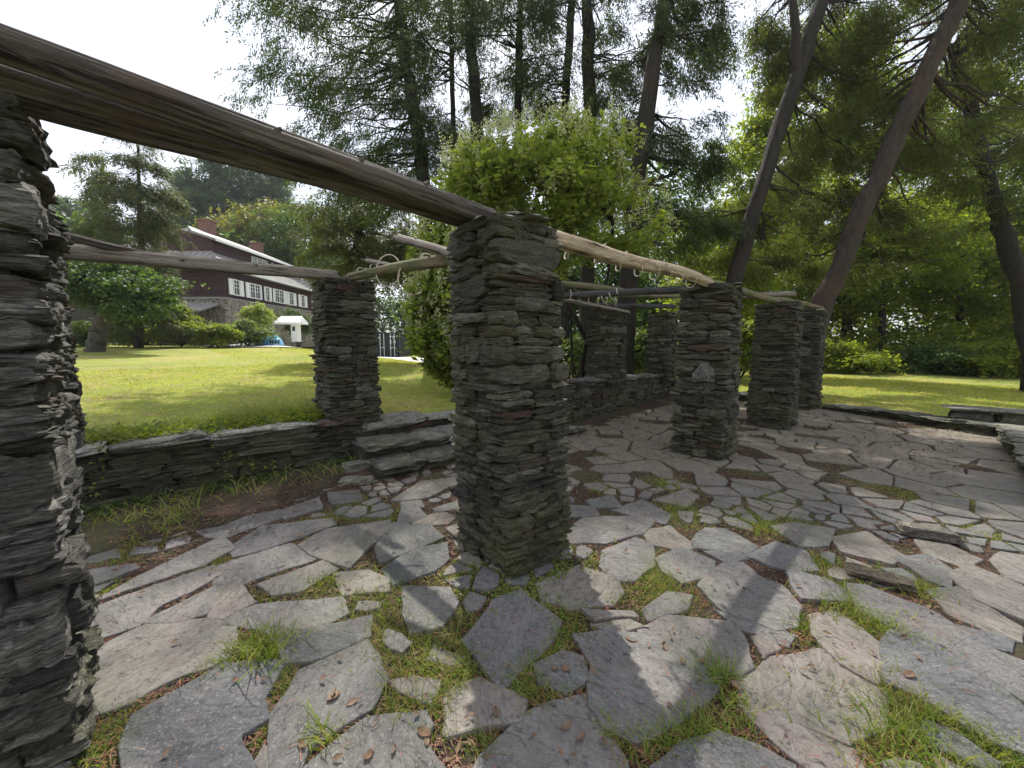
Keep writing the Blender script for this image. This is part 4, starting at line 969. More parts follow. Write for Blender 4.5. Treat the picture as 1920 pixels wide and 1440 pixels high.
for k, (u, v, d, ru, top, lb) in enumerate([(395, 400, 62, 62, 288, 'tall pine just left of the house chimney'), (452, 410, 66, 60, 305, 'middle pine above the house ridge'), (505, 420, 70, 50, 330, 'right pine sloping down behind the roof end'), (110, 440, 60, 40, 385, 'small pine beside the close left pillar'), (165, 450, 64, 45, 395, 'rounded pine top behind the left pillar'), (340, 430, 60, 50, 350, 'pine half hidden by the brownish cedar')]):
    bl = []
    for j in range(6):
        t = j / 5; bl.append(blob(u + (k * 7 + j * 13) % 17 - 8, v + 110 - (v + 110 - top - 12) * t, d, ru * (1.05 - .62 * t), 24, int(430 * (1.1 - .7 * t)), cl=14, st=.2))
    tree('pine_tree', lb, [(tr((u, d), (u, v, d), (u, top, d)), .5, .08)], bl, 'pine', 'pine', 'bark_grey', nbr=30, seed=60 + k, group=PG, scale=(4.0, 6.0), sides=7, brad=.12)
YG = 'broadleaf trees behind the house'
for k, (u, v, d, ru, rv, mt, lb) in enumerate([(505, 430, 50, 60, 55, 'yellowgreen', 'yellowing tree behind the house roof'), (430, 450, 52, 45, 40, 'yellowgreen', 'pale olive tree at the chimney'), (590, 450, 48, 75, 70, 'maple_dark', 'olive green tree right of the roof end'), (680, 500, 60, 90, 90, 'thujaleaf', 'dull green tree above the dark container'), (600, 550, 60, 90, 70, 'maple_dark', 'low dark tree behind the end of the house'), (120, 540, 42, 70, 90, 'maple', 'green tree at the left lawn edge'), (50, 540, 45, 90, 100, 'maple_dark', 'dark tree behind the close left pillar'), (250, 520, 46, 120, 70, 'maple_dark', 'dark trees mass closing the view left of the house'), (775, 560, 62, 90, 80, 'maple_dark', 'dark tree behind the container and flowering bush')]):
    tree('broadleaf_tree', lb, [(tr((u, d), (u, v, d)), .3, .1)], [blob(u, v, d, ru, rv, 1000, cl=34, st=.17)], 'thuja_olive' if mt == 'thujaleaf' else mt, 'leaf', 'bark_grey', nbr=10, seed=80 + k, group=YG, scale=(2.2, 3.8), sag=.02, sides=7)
tree('cedar_tree', 'cedar with drooping boughs above the container, left of the flowering bush', [(tr((640, 15), (655, 500, 15), (690, 380, 15)), .17, .08)],
     [blob(690, 440, 15, 90, 60, 900), blob(640, 390, 15, 60, 40, 350), blob(735, 480, 15, 40, 50, 260), blob(620, 480, 15.5, 50, 40, 200)], 'thuja_olive', 'thuja', nbr=70, seed=70, scale=(1.0, 1.6), twigs=2)
# --- flowering hydrangea bush
HYD = [blob(1010, 340, 8.0, 130, 85, 950, cl=60, st=.12), blob(1090, 300, 8.3, 90, 60, 480, cl=34), blob(940, 330, 8.0, 95, 60, 480, cl=34), blob(1130, 420, 8.6, 110, 60, 520, cl=36), blob(835, 480, 7.4, 52, 75, 640, cl=30), blob(815, 590, 7.2, 46, 85, 700, cl=28), blob(850, 655, 7.2, 45, 55, 420), blob(960, 470, 8.4, 120, 80, 480), blob(1030, 255, 8.2, 60, 24, 120)]
def panicles(root, P, O, r):
    Q = []
    for b in HYD:
        n = int(b[2] * .5); d = r.normal(0, 1, (n, 3)); d /= np.linalg.norm(d, axis=1, keepdims=True); q = np.array(b[0]) + d * np.array(b[1]) * r.uniform(1.0, 1.2, n)[:, None]
        ok = (d[:, 2] > .05) | ((d[:, 1] < -.3) & (d[:, 2] > -.6) & (r.random(n) < .6))
        for b2 in HYD:
            if b2 is not b: ok &= (((q - np.array(b2[0])) / np.array(b2[1])) ** 2).sum(1) > .95
        Q.append(q[ok])
    Q = np.concatenate(Q)
    o = foliage(Q - O, 'pan', r, (.9, 1.6), None, (-.5, .5)).build('flower_panicles', M['panicle'], root); o['kind'] = 'stuff'
b0 = ground_at(1085, 8.6)
tree('hydrangea_bush', 'big flowering bush with cream white panicles behind the middle pillar', [([b0, AT(1100, 640, 8.6), AT(1060, 560, 8.5), AT(1040, 450, 8.4)], .06, .03), ([b0 + Vector((.1, 0, 0)), AT(1112, 620, 8.7), AT(1140, 520, 8.7), AT(1150, 420, 8.6)], .05, .025), ([b0 + Vector((-.6, .2, 0)), AT(985, 600, 8.4), AT(920, 480, 8.3), AT(880, 400, 8.3)], .05, .025), ([b0 + Vector((-.1, .1, 0)), AT(1070, 600, 8.6), AT(1030, 560, 8.6)], .03, .015)],
     HYD,
     'hydrangea', 'hyd', 'bark', nbr=90, seed=71, scale=(.9, 1.5), sag=.04, cat='bush', brad=.02, extra=panicles, pitch=(-.6, .6), twigs=1)

def shrub(label, cells_, mat, seed, kind='leaf', scale=(.6, 1.1), name='shrub', group=None, cat='shrub'):
    r = np.random.default_rng(seed); P = []
    for (u, v, d, ru, rv, n) in cells_:
        c, rad, nn, cl, st = blob(u, v, d, ru, rv, n); p = clumped(c, rad, nn, r, cl, .18, .35); P.append(p)
    P = np.concatenate(P); P[:, 2] = np.maximum(P[:, 2], ground_z(P[:, 0], P[:, 1]) + .03)
    base = Vector((P[:, 0].mean(), P[:, 1].mean(), 0)); base.z = float(ground_z(base.x, base.y)); O = np.array(base)
    root = empty(name, base, 0, label, cat, group); st = MB()
    for q in P[r.integers(0, len(P), 14)]: limb(st, (0, 0, .0), q - O, .02, .006, r, .05, 4, 5)
    st.build('stems', M['bark'], root)['kind'] = 'stuff'
    f = foliage(P - O, kind, r, scale).build('foliage', M[mat], root); f['kind'] = 'stuff'
SG = 'shrubs before the house'
shrub('tall pale green shrub in front of the porch', [(335, 610, 23, 38, 32, 700), (330, 575, 23, 16, 20, 120)], 'maple', 90, group=SG, scale=(.9, 1.6))
shrub('low spreading pale shrub right of the porch shrub', [(400, 625, 23, 34, 20, 600)], 'maple', 91, group=SG, scale=(.9, 1.6))
shrub('grey green shrub at the house corner', [(468, 622, 25, 34, 20, 500)], 'shrub', 92, group=SG, scale=(.9, 1.6))
shrub('climbing bush against the stone ground floor', [(478, 588, 27.3, 24, 24, 420)], 'hydrangea', 93, group=SG, scale=(.9, 1.6))
shrub('dark bush behind the little white well house', [(556, 600, 33, 18, 34, 420)], 'maple_dark', 94, group=SG, scale=(1.2, 1.9))
shrub('bush at the left lawn edge under the shade tree', [(158, 630, 21, 25, 26, 420)], 'shrub', 95, group=SG, scale=(.9, 1.6))
shrub('dark low bushes below the brownish cedar', [(255, 625, 24, 45, 18, 500)], 'maple_dark', 96, group=SG, scale=(.9, 1.6))
UG = 'undergrowth bushes along the wood edge'
for k, (u, v, d, ru, rv, mt, lb) in enumerate([(1090, 660, 13, 50, 38, 'shrub', 'bright sunlit bush between the middle pillar and the far pillar'), (1200, 655, 14, 40, 34, 'shrub', 'bright bush in the gap between the two far pillars'), (1395, 640, 14.5, 40, 50, 'maple', 'sunlit bush behind the slit between two pillars'), (1590, 668, 19, 70, 26, 'maple', 'bush under the stout trunk at the lawn edge'), (1760, 672, 18.5, 90, 24, 'maple_dark', 'long dark bush along the far lawn edge'), (1880, 665, 17.5, 80, 32, 'maple', 'leafy bush at the right end of the lawn edge')]):
    shrub(lb, [(u, v, d, ru, rv, 900)], mt, 100 + k, group=UG, scale=(.9, 1.6))

def woods(u0, u1, d, h, n, mat, label, sd, scale=(2.5, 4.2)):
    r = np.random.default_rng(sd); P = []
    for k in range(n // 60):
        u = r.uniform(u0, u1); dd = d * r.uniform(.9, 1.25); x = (u - 960) / FPX * dd; z0 = float(ground_z(x, dd)); c = np.array([x, dd, z0 + r.uniform(.2, h)])
        P.append(c + r.normal(0, 1, (60, 3)) * np.array([1.3, 1.3, .9]) * d / 30)
    P = np.concatenate(P); o = foliage(P, 'leaf', r, scale).build('woods', M[mat]); tag(o, label, 'woods', kind='stuff')
woods(1420, 2050, 30, 11, 5000, 'maple', 'dense woods closing the view behind the wood edge trees', 201)
woods(1400, 2050, 23, 1.6, 3500, 'maple', 'low leafy growth on the floor of the woods', 202, (1.6, 2.6))
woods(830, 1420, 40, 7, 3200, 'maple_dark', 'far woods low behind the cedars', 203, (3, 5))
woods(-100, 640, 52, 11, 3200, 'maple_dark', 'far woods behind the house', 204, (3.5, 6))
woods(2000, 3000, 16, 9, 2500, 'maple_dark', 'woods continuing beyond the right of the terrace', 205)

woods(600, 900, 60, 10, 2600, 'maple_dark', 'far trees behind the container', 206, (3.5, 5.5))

# ---------------------------------------------------------------- the house on the left
def grid_sheet(name, xs, ys, lift, mat, label):
    xx, yy = np.meshgrid(xs, ys, indexing='ij'); z = ground_z(xx, yy) + lift; n, m = xx.shape
    i = np.arange(n - 1)[:, None] * m; j = np.arange(m - 1)[None]; F = np.stack([i + j, i + m + j, i + m + j + 1, i + j + 1], -1).reshape(-1, 4)
    return tag(MB().add(np.stack([xx, yy, z], -1).reshape(-1, 3), F).build(name, mat, smooth=True), label, kind='structure')
grid_sheet('driveway', np.arange(-19.8, -1, .8), np.arange(23.8, 30.2, .5), .05, M['gravel'], 'pale gravel driveway crossing the lawn')
grid_sheet('parking_court', np.arange(-15.4, -3, .8), np.arange(30.6, 39.8, .8), .06, M['gravel'], 'pale gravel before the container')
HX0, HX1, HY0, HY1 = -32.4, -20.6, 28.0, 46.0
HZ = 1.55; FZ = 4.8; EZ = 6.95; RX, RZ = -26.5, 11.1; RY0, RY1 = 32.8, 41.5
house = empty('house', (HX1, HY0, 0), 0, 'dark red shingled house with pale metal hip roof, white shutters and stone ground floor', 'house')
O_ = np.array([HX1, HY0, 0])
def hb(name, c, d, mat, par=None, rz=0):
    p = par or house; o = np.array([HX1, HY0, 0.]) if par is None else np.array([HX1, HY0, 0.])
    return MB().box(np.array(c) - o, d, rz).build(name, M[mat], p)
hb('wall', ((HX0 + HX1) / 2, (HY0 + HY1) / 2, (FZ + EZ) / 2), (HX1 - HX0 - .1, HY1 - HY0 - .1, EZ - FZ), 'shingle')
hb('ground_floor_wall', ((HX0 + HX1) / 2, (HY0 + HY1) / 2, (HZ - .5 + FZ) / 2), (HX1 - HX0 - .4, HY1 - HY0 - .4, FZ - HZ + .5), 'mortar')
sh = MB()
z = FZ
while z < EZ - .05:                                         # overlapping shingle courses, each tipped out at its foot
    for (a, b, ax) in ((HX0, HX1, 0), (HY0, HY1, 1)):
        t = a
        while t < b - .01:
            w = min(rng.uniform(.16, .34), b - t); o = .012 + .02 * rng.random()
            if ax == 0: q = [(t, HY0 - o, z), (t + w - .012, HY0 - o, z), (t + w - .012, HY0 + .04, z + .17), (t, HY0 + .04, z + .17), (t, HY0 + .03, z), (t + w - .012, HY0 + .03, z)]
            else: q = [(HX1 + o, t, z), (HX1 + o, t + w - .012, z), (HX1 - .04, t + w - .012, z + .17), (HX1 - .04, t, z + .17), (HX1 - .03, t, z), (HX1 - .03, t + w - .012, z)]
            sh.add(np.array(q) - O_, np.array([[0, 1, 2, 3], [4, 5, 1, 0]])); t += w
    z += .15
tag(sh.build('shingles', M['shingle'], house), kind='stuff')
fs = MB(); rf_ = random.Random(9); POOL['house'] = [block(3, 1, 2, 700 + k, .9) for k in range(20)]
for (t, zc, w, h, ci) in face_pack(9.0, FZ - HZ + .3, rf_, .16, .34, .22, .5):
    v, f = POOL['house'][rf_.randrange(20)]; fs.add(xf(v, (HX1 - 8.9 + t - O_[0], .04, HZ - .3 + zc), (0, rf_.uniform(-.3, .3), 0), (w, .3, h * 1.05)), f)
for (t, zc, w, h, ci) in face_pack(15, FZ - HZ + .3, rf_, .16, .34, .22, .5):
    v, f = POOL['house'][rf_.randrange(20)]; fs.add(xf(v, (-.04, t + .1, HZ - .3 + zc), (0, rf_.uniform(-.3, .3), R(90)), (w, .3, h * 1.05)), f)
tag(fs.build('fieldstones', M['fieldstone'], house), kind='stuff')
hb('sill_band', (HX1 + .06, (HY0 + HY1) / 2, FZ), (.14, HY1 - HY0 + .2, .12), 'roofmetal'); hb('sill_band', ((HX0 + HX1) / 2, HY0 - .06, FZ), (HX1 - HX0 + .2, .14, .12), 'roofmetal')
ov = .5
A = [(HX0 - ov, HY0 - ov, EZ), (HX1 + ov, HY0 - ov, EZ), (HX1 + ov, HY1 + ov, EZ), (HX0 - ov, HY1 + ov, EZ), (RX, RY0, RZ), (RX, RY1, RZ)]
lo = [(x, y, z - .14) for x, y, z in A]
V = np.array(A + lo) - O_
roof = MB().add(V, [(0, 1, 4), (1, 2, 5, 4), (2, 3, 5), (3, 0, 4, 5), (1, 0, 6, 7), (2, 1, 7, 8), (3, 2, 8, 9), (0, 3, 9, 6), (6, 9, 8, 7)]).build('roof', M['roofmetal'], house)
def seam(a, b):
    a = np.array(a) - O_; b = np.array(b) - O_; up = np.array([0, 0, .05]); s = np.cross(b - a, [0, 0, 1]); s = s / np.linalg.norm(s) * .025
    MB().add([a - s, a + s, b + s, b - s, a - s + up, a + s + up, b + s + up, b - s + up], np.array([[4, 5, 6, 7], [0, 1, 5, 4], [1, 2, 6, 5], [3, 0, 4, 7]])).build('roof_seam', M['roofmetal'], roof)
for k in range(1, 26):
    x = HX1 + ov - k * .5
    if x < HX0 - ov + .3: break
    f = (HX1 + ov - x) / (HX1 + ov - RX) if x > RX else (x - HX0 + ov) / (RX - HX0 + ov)
    seam((x, HY0 - ov, EZ), (x, HY0 - ov + (RY0 - HY0 + ov) * f, EZ + (RZ - EZ) * f))
for k in range(1, 36):
    y = HY0 - ov + k * .5
    if y > HY1: break
    f = min(1, (y - HY0 + ov) / (RY0 - HY0 + ov), (HY1 + ov - y) / (HY1 + ov - RY1))
    if 28.8 < y < 40.2: f = min(f, .30)
    seam((HX1 + ov, y, EZ), (HX1 + ov + (RX - HX1 - ov) * f, y, EZ + (RZ - EZ) * f))
seam((HX1 + ov, HY0 - ov, EZ + .01), (RX, RY0, RZ + .01))
hb('gutter', (HX1 + ov + .04, (HY0 + HY1) / 2, EZ - .08), (.1, HY1 - HY0 + 1, .16), 'white')
hb('gutter', ((HX0 + HX1) / 2, HY0 - ov - .04, EZ - .08), (HX1 - HX0 + 1.1, .1, .16), 'white')
DX, DY0, DY1, DZ = -21.9, 29.0, 40.2, 9.2
dorm = MB().add(np.array([(DX - .25, DY0 + .3, 7.6), (DX - .25, DY1 - .3, 7.6), (DX - .25, DY1 - .3, DZ - .02), (DX - .25, DY0 + .3, DZ - .02), (RX, DY0 + .3, 7.6), (RX, DY1 - .3, 7.6), (RX, DY1 - .3, RZ - .1), (RX, DY0 + .3, RZ - .5)]) - O_,
                [(0, 1, 2, 3), (4, 0, 3, 7), (1, 5, 6, 2)]).build('dormer', M['shingle'], house)
d = np.array([(DX + .25, DY0, DZ), (DX + .25, DY1, DZ), (RX, DY1, RZ + .06), (RX, RY0 - .2, RZ + .06), (DX - 1.4, DY0 - .0, DZ + .55)]) - O_
MB().add(np.concatenate([d, d - [0, 0, .16]]), [(0, 1, 2, 3, 4), (5, 9, 8, 7, 6), (0, 5, 6, 1), (1, 6, 7, 2), (4, 9, 5, 0), (3, 8, 9, 4)]).build('dormer_roof', M['roofmetal'], dorm)
MB().box(np.array([DX + .28, (DY0 + DY1) / 2, DZ - .08]) - O_, (.06, DY1 - DY0, .18)).build('fascia', M['white'], dorm)
def chimney(x, y, z0, z1, w):
    c = hb('chimney', (x, y, (z0 + z1) / 2), (w, w, z1 - z0), 'brick')
    for k in range(int((z1 - z0) / .16)):
        MB().box(np.array([x, y, z0 + k * .16 + .05]) - O_, (w + .03, w + .03, .12)).build('brick_course', M['brick'], c)
    MB().box(np.array([x, y, z1 + .05]) - O_, (w + .2, w + .2, .12)).build('chimney_cap', M['brick'], c)
chimney(-26.3, 34.4, 10.4, 12.0, .85); chimney(-25.4, 39.5, 10.0, 11.4, .75)
def window(y0, y1, z0, z1, X=HX1, shut=True, lites=1, par=None):
    f = MB(); x = X + .05; w = .07
    for yy in (y0, y1): f.box(np.array([x, yy, (z0 + z1) / 2]) - O_, (.1, w, z1 - z0 + w))
    for zz in (z0, z1): f.box(np.array([x + .002, (y0 + y1) / 2, zz]) - O_, (.1, y1 - y0 - w, w))
    fr = f.build('window', M['white'], par or house)
    MB().box(np.array([X + .03, (y0 + y1) / 2, (z0 + z1) / 2]) - O_, (.05, y1 - y0 - w, z1 - z0 - w)).build('pane', M['glass'], fr)
    mu = MB()
    for k in range(1, lites): mu.box(np.array([x + .01, y0 + (y1 - y0) * k / lites, (z0 + z1) / 2]) - O_, (.06, .09, z1 - z0 - w))
    for k in range(lites):
        yc = y0 + (y1 - y0) * (k + .5) / lites; mu.box(np.array([x + .004, yc, (z0 + z1) / 2]) - O_, (.04, .03, z1 - z0 - w))
        for zz in (z0 + (z1 - z0) * .5, z0 + (z1 - z0) * .75): mu.box(np.array([x + .007, yc, zz]) - O_, (.04, (y1 - y0) / lites - .09, .035))
    mu.build('muntins', M['white'], fr)
    if shut:
        for yy in (y0 - .28, y1 + .28):
            s_ = MB().box(np.array([X + .06, yy, (z0 + z1) / 2]) - O_, (.06, .40, z1 - z0 + .06)); s_.build('shutter', M['white'], fr)
for (a, b, l) in ((28.95, 29.55, 1), (30.75, 31.95, 2), (32.65, 33.15, 1), (33.95, 35.2, 2), (36.1, 36.75, 1), (38.1, 38.7, 1), (40.6, 41.2, 1)): window(a, b, 5.15, 6.25, lites=l)
window(33.6, 35.6, 8.2, 8.92, DX - .25, False, 3, house); window(37.4, 38.4, 8.2, 8.92, DX - .25, False, 2, house)
window(32.3, 33.3, 2.5, 4.1, HX1 + .1, False, 1); window(41, 42, 2.4, 4.1, HX1 + .1, False, 1)
# porch on the near end
pr = MB().add(np.array([(-27.5, 28, 4.75), (-20.9, 28, 4.45), (-20.6, 25.6, 3.75), (-26, 25.6, 4.45), (-27.5, 28, 4.62), (-20.9, 28, 4.32), (-20.6, 25.6, 3.62), (-26, 25.6, 4.32)]) - O_, [(0, 3, 2, 1), (4, 5, 6, 7), (0, 4, 7, 3), (3, 7, 6, 2), (2, 6, 5, 1)]).build('porch_roof', M['roofmetal'], house)
for x, h in ((-25.6, 4.25), (-23.3, 3.95), (-21.1, 3.65)): hb('porch_post', (x, 25.75, (HZ - .2 + h) / 2), (.14, .14, h - HZ + .2), 'tanwood')
hb('porch_panel', (-22.7, 26.0, 2.75), (1.0, .06, 1.5), 'roofmetal'); hb('porch_door', (-24.4, 27.85, 2.7), (1.0, .12, 2.1), 'shadedwood'); hb('porch_floor', (-23.8, 26.8, HZ + .05), (6, 2.4, .25), 'tanwood')
hb('porch_rail', (-22.3, 25.75, 2.9), (2.2, .06, .08), 'tanwood')
rb = MB().tube(np.array([(-22.2, 25.72, 2.3), (-21.2, 25.72, 3.1)]) - O_, .035, 5); rb.build('porch_brace', M['tanwood'], house)

wh = empty('well_house', (-17.3, 30.5, HZ), 0, 'small white gabled well house beside the driveway', 'shed')
MB().box((.32, 0, .9), (.45, .6, 1.5)).build('body', M['white'], wh)
MB().add([(-1.1, -.6, 1.62), (1.0, -.6, 1.62), (1.0, .6, 1.62), (-1.1, .6, 1.62), (-.8, 0, 2.15), (.85, 0, 2.15), (-1.1, -.6, 1.5), (1, -.6, 1.5), (1, .6, 1.5), (-1.1, .6, 1.5)], [(0, 1, 5, 4), (2, 3, 4, 5), (0, 4, 3), (1, 2, 5), (0, 6, 7, 1), (1, 7, 8, 2), (2, 8, 9, 3), (3, 9, 6, 0), (6, 9, 8, 7)]).build('roof', M['white'], wh)
MB().box((.32, -.305, 1.15), (.2, .04, .35)).build('window', M['glass'], wh)

cont = empty('shipping_container', (-13.0, 40.4, float(ground_z(-13, 40)) - .02), 0, 'dark green steel shipping container with white lettering on its doors', 'container')
MB().box((0, 3, 1.3), (2.3, 5.9, 2.5)).build('body', M['container'], cont)
cf = MB()
for x in (-1.17, 1.17): cf.box((x, 0, 1.3), (.16, .18, 2.6))
for z in (.08, 2.52): cf.box((0, .003, z), (2.18, .16, .16))
cf.build('corner_frame', M['container'], cont)
for s in (-.54, .54):
    dr = MB().box((s, -.01, 1.3), (1.04, .06, 2.26)).build('door', M['container'], cont)
    for z in (.65, 1.3, 1.95): MB().box((s, -.045, z), (.9, .02, .48)).build('door_panel', M['container'], dr)
    for q in (-.22, .22):
        MB().tube([(s + q * .9, -.11, .12), (s + q * .9, -.11, 2.48)], .028, 6).build('lock_rod', M['white'], dr)
    MB().box((s + .1 * (1 if s < 0 else -1), -.13, 1.02), (.4, .03, .05)).build('handle', M['white'], dr)
mk = MB()
for (x, z, w, h) in ((.36, 2.18, .26, .09), (.70, 2.18, .30, .09), (.98, 2.18, .08, .10), (.66, 2.02, .22, .08), (.36, 1.72, .24, .06), (.32, 1.62, .14, .05), (.36, 1.52, .22, .06), (.74, 1.72, .26, .07), (.74, 1.62, .24, .07), (.74, 1.52, .26, .07), (.36, .92, .2, .06), (.8, .94, .24, .08), (.85, .3, .18, .06), (-.88, 2.05, .12, .14)):
    n = max(1, int(w / .07))
    for k in range(n): mk.box((x - w / 2 + (k + .5) * w / n, -.062, z), (w / n * .68, .008, h))
mk.build('door_lettering', M['white'], cont)
rb = MB()
for k in range(16): rb.box((1.16, .4 + k * .35, 1.3), (.05, .16, 2.3))
rb.build('side_corrugation', M['container'], cont)

tp = empty('folded_pool', (-16.3, 26.0, float(ground_z(-16.3, 26)) + .06), 0, 'crumpled bright blue plastic paddling pool lying beside the driveway', 'pool')
def lump(c, rad, name, mat, par, seed, rough=.3, n=18):
    th = np.linspace(0, 2 * np.pi, n, endpoint=False)[None]; ph = np.linspace(0, np.pi / 2, 8)[:, None]
    u = np.stack([np.cos(th) * np.cos(ph), np.sin(th) * np.cos(ph), np.sin(ph) + 0 * th], -1); u = u * (1 + rough * fbm(u * 2.2 + seed, 3))[..., None]
    V = (u * np.array(rad) + np.array(c)).reshape(-1, 3); i = np.arange(7)[:, None] * n; j = np.arange(n)[None]; k = (j + 1) % n
    return MB().add(V, np.stack([i + j, i + k, i + n + k, i + n + j], -1).reshape(-1, 4)).build(name, M[mat], par)
lump((-.35, 0, 0), (.55, .5, .42), 'blue_sheet', 'tarp', tp, 3); lump((.05, .2, 0), (.7, .4, .55), 'pale_blue_sheet', 'tarp_pale', tp, 5)
fr = MB().box((.55, -.3, .2), (.75, .1, .36)).build('side_panel', M['tarp_pale'], tp)
for k in range(4): MB().box((.28 + k * .18, -.36, .2), (.12, .02, .2)).build('dark_slot', M['glass'], fr)

gs = empty('timber_steps', (-22.2, 24.8, float(ground_z(-22.2, 24.8))), R(-5), 'small timber steps with a handrail left of the porch shrub', 'steps')
for k in range(4): MB().box((0, k * .28, .08 + k * .17), (1.25, .34, .07)).build('tread', M['tanwood'], gs); 
for k in range(4): MB().box((0, k * .28 + .12, .02 + k * .17), (1.15, .06, .1)).build('riser', M['shadedwood'], gs)
MB().tube([(-.6, -.05, .55), (-.6, 1.0, 1.25)], .03, 5).build('handrail', M['tanwood'], gs); MB().tube([(-.6, -.02, 0), (-.6, -.05, .57)], .03, 5).build('handrail_post', M['tanwood'], gs)
wall((-29, 26.6), (-22.8, 26.6), .5, 3.3, 3.1, 'grey stone garden wall behind the shade tree', seed=88, lvl='far', zbase=1.4, hm=(.12, .26), wm=(.3, .8), lim=160, name='garden_wall', capw=(.8, 1.4))

# ---------------------------------------------------------------- grass, weeds and litter
def blades(base, L, W, r, lean=.5, curl=.6, seg=3):
    """curved tapering blades; base (n,3), L (n,), W (n,)"""
    n = len(base); a = r.random(n) * 6.28; d = np.stack([np.cos(a), np.sin(a), 0 * a], 1); s = np.stack([-np.sin(a), np.cos(a), 0 * a], 1)
    b2 = r.random(n) * 6.28; s = s * np.cos(b2 * .3)[:, None] + d * np.sin(b2 * .3)[:, None]
    ln = np.abs(r.normal(0, lean, n)); cu = r.uniform(.2, 1, n) * curl; V = []
    for k in range(seg):
        t = k / seg; off = (ln * t + cu * t * t)[:, None] * d * L[:, None]; z = (t - .35 * cu * t * t)[:, None] * L[:, None] * np.array([0, 0, 1.0])
        p = base + off + z; w = (W * (1 - t * .75))[:, None] * s; V += [p - w, p + w]
    t = 1; V.append(base + (ln + cu)[:, None] * d * L[:, None] + (1 - .45 * cu)[:, None] * L[:, None] * np.array([0, 0, 1.0]))
    V = np.stack(V, 1); k = 2 * seg + 1; Fq = np.array([[2 * i, 2 * i + 1, 2 * i + 3, 2 * i + 2] for i in range(seg - 1)]).reshape(-1, 4).astype(int); Ft = np.array([[2 * seg - 2, 2 * seg - 1, 2 * seg]])
    o = (np.arange(n) * k)[:, None, None]; mb = MB(); mb.add(V.reshape(-1, 3), (Fq[None] + o).reshape(-1, 4)) if seg > 1 else (mb.v.append(V.reshape(-1, 3).astype(np.float32))); mb.f.append(((Ft[None] + o).reshape(-1, 3), 0)); return mb
r = np.random.default_rng(77)
def on_stone(x, y, shrink=.0):
    hit = np.full(len(x), -1)
    for k, (P_, th) in enumerate(FLAG_C):
        pa = np.array(P_); lo, hi = pa.min(0), pa.max(0); s = np.where((x > lo[0]) & (x < hi[0]) & (y > lo[1]) & (y < hi[1]))[0]
        if len(s): hit[s[inside(pa, x[s], y[s])]] = k
    return hit
def sz(x, y): 
    z = .007 * fbm(np.stack([x * 2.1, y * 2.1, x * 0], -1), 4) + .008
    return z + .06 * sm(((y - x) / math.sqrt(2) - 3.6) / .8)
TUFTS = [(700,1120,80,1),(735,1190,70,1),(790,1250,80,1.2),(760,1330,60,.9),(850,1320,60,1),(600,1095,45,1.1),(520,1110,45,.7),(665,960,60,.8),(730,968,50,.7),(300,1010,60,.7),(250,1040,40,.6),(400,1060,35,.7),(585,985,50,.6),
 (350,1150,20,.5),(190,1110,30,.8),(910,1395,25,.8),(1060,1190,60,.9),(1010,1270,70,1),(1235,1085,65,1),(1380,1100,30,.5),(1285,965,55,1),(1415,985,60,1),(1470,1000,40,.9),(1130,918,35,.9),(1250,912,35,.9),(1340,1030,25,.6),(1560,1070,60,1),(1600,1140,75,1.2),
 (1715,1105,45,1.1),(1660,1170,55,1.2),(1500,1180,50,.9),(1345,1255,45,1),(1440,935,35,1),(1495,985,35,.8),(1700,1370,110,1.3),(1770,1330,80,1.1),(1840,1420,80,1.2),(1640,1400,60,1),(1140,1400,40,.8),(1165,1360,60,1),(1300,1370,70,1),(1255,1400,50,1),
 (1390,1340,40,1),(850,1085,50,.6),(530,1290,40,.9),(605,1385,30,1),(1330,1385,40,1),(1830,1000,40,.8),(870,1190,80,.7),(930,1060,60,.5),(1180,1110,70,.5),(860,1260,60,1),(1250,1140,80,.7),(1780,940,90,.6),(1700,930,80,.5),(1600,1020,40,.5),(1130,860,40,.4),(1380,880,40,.4),(980,1290,40,1),(500,1380,30,.5),
 (200,1400,60,.7),(240,1300,50,.6),(420,1230,60,1),(1530,930,50,.5),(1860,1330,60,.8),(1000,1225,40,.8)]
X = []; Hs = []
for (u, v, rad, h) in TUFTS:
    cx_, cy_ = G(u, v, 0); rr = rad / FPX * math.hypot(cy_, EYE) * .95; n = int(250 * (rr / .12) ** 1.5) + 50
    p = r.normal(0, .45, (n, 2)) * np.array([rr, rr * 1.25]) + np.array([cx_, cy_]); X.append(p); Hs.append(np.full(n, h))
n = 75000; p = np.column_stack([r.uniform(-5, 8, n), .4 + 9.5 * r.random(n) ** 1.15]); p = p[vnoise(np.column_stack([p * 1.3, p[:, :1] * 0 + 8])) + .5 * vnoise(np.column_stack([p * 5, p[:, :1] * 0])) > -.05]; n = len(p); X.append(p); Hs.append(np.full(n, .45))
X = np.concatenate(X); Hs = np.concatenate(Hs); k = on_stone(X[:, 0], X[:, 1]); ok = (inside(TERR, X[:, 0], X[:, 1])) & ((k < 0) | (r.random(len(X)) < .035)); X = X[ok]; Hs = Hs[ok]
def avoid(X, m=.33):
    ok = np.ones(len(X), bool)
    for (cx_, cy_) in ((.02, 2.72), (-1.98, 1.2), (2.64, 5.18), (4.66, 6.98), (6.86, 9.05)): ok &= np.hypot(X[:, 0] - cx_, X[:, 1] - cy_) > m
    return ok
ok = avoid(X); X = X[ok]; Hs = Hs[ok]
base = np.column_stack([X, sz(X[:, 0], X[:, 1]) - .005]); L = Hs * r.uniform(.025, .075, len(X)) * (1 + .12 * (Hs > .47)); 
o = blades(base, L, r.uniform(.0015, .0036, len(X)), r, .55, .7, 2).build('joint_grass', M['grass']); tag(o, 'grass growing in the joints of the paving', 'grass', kind='stuff')
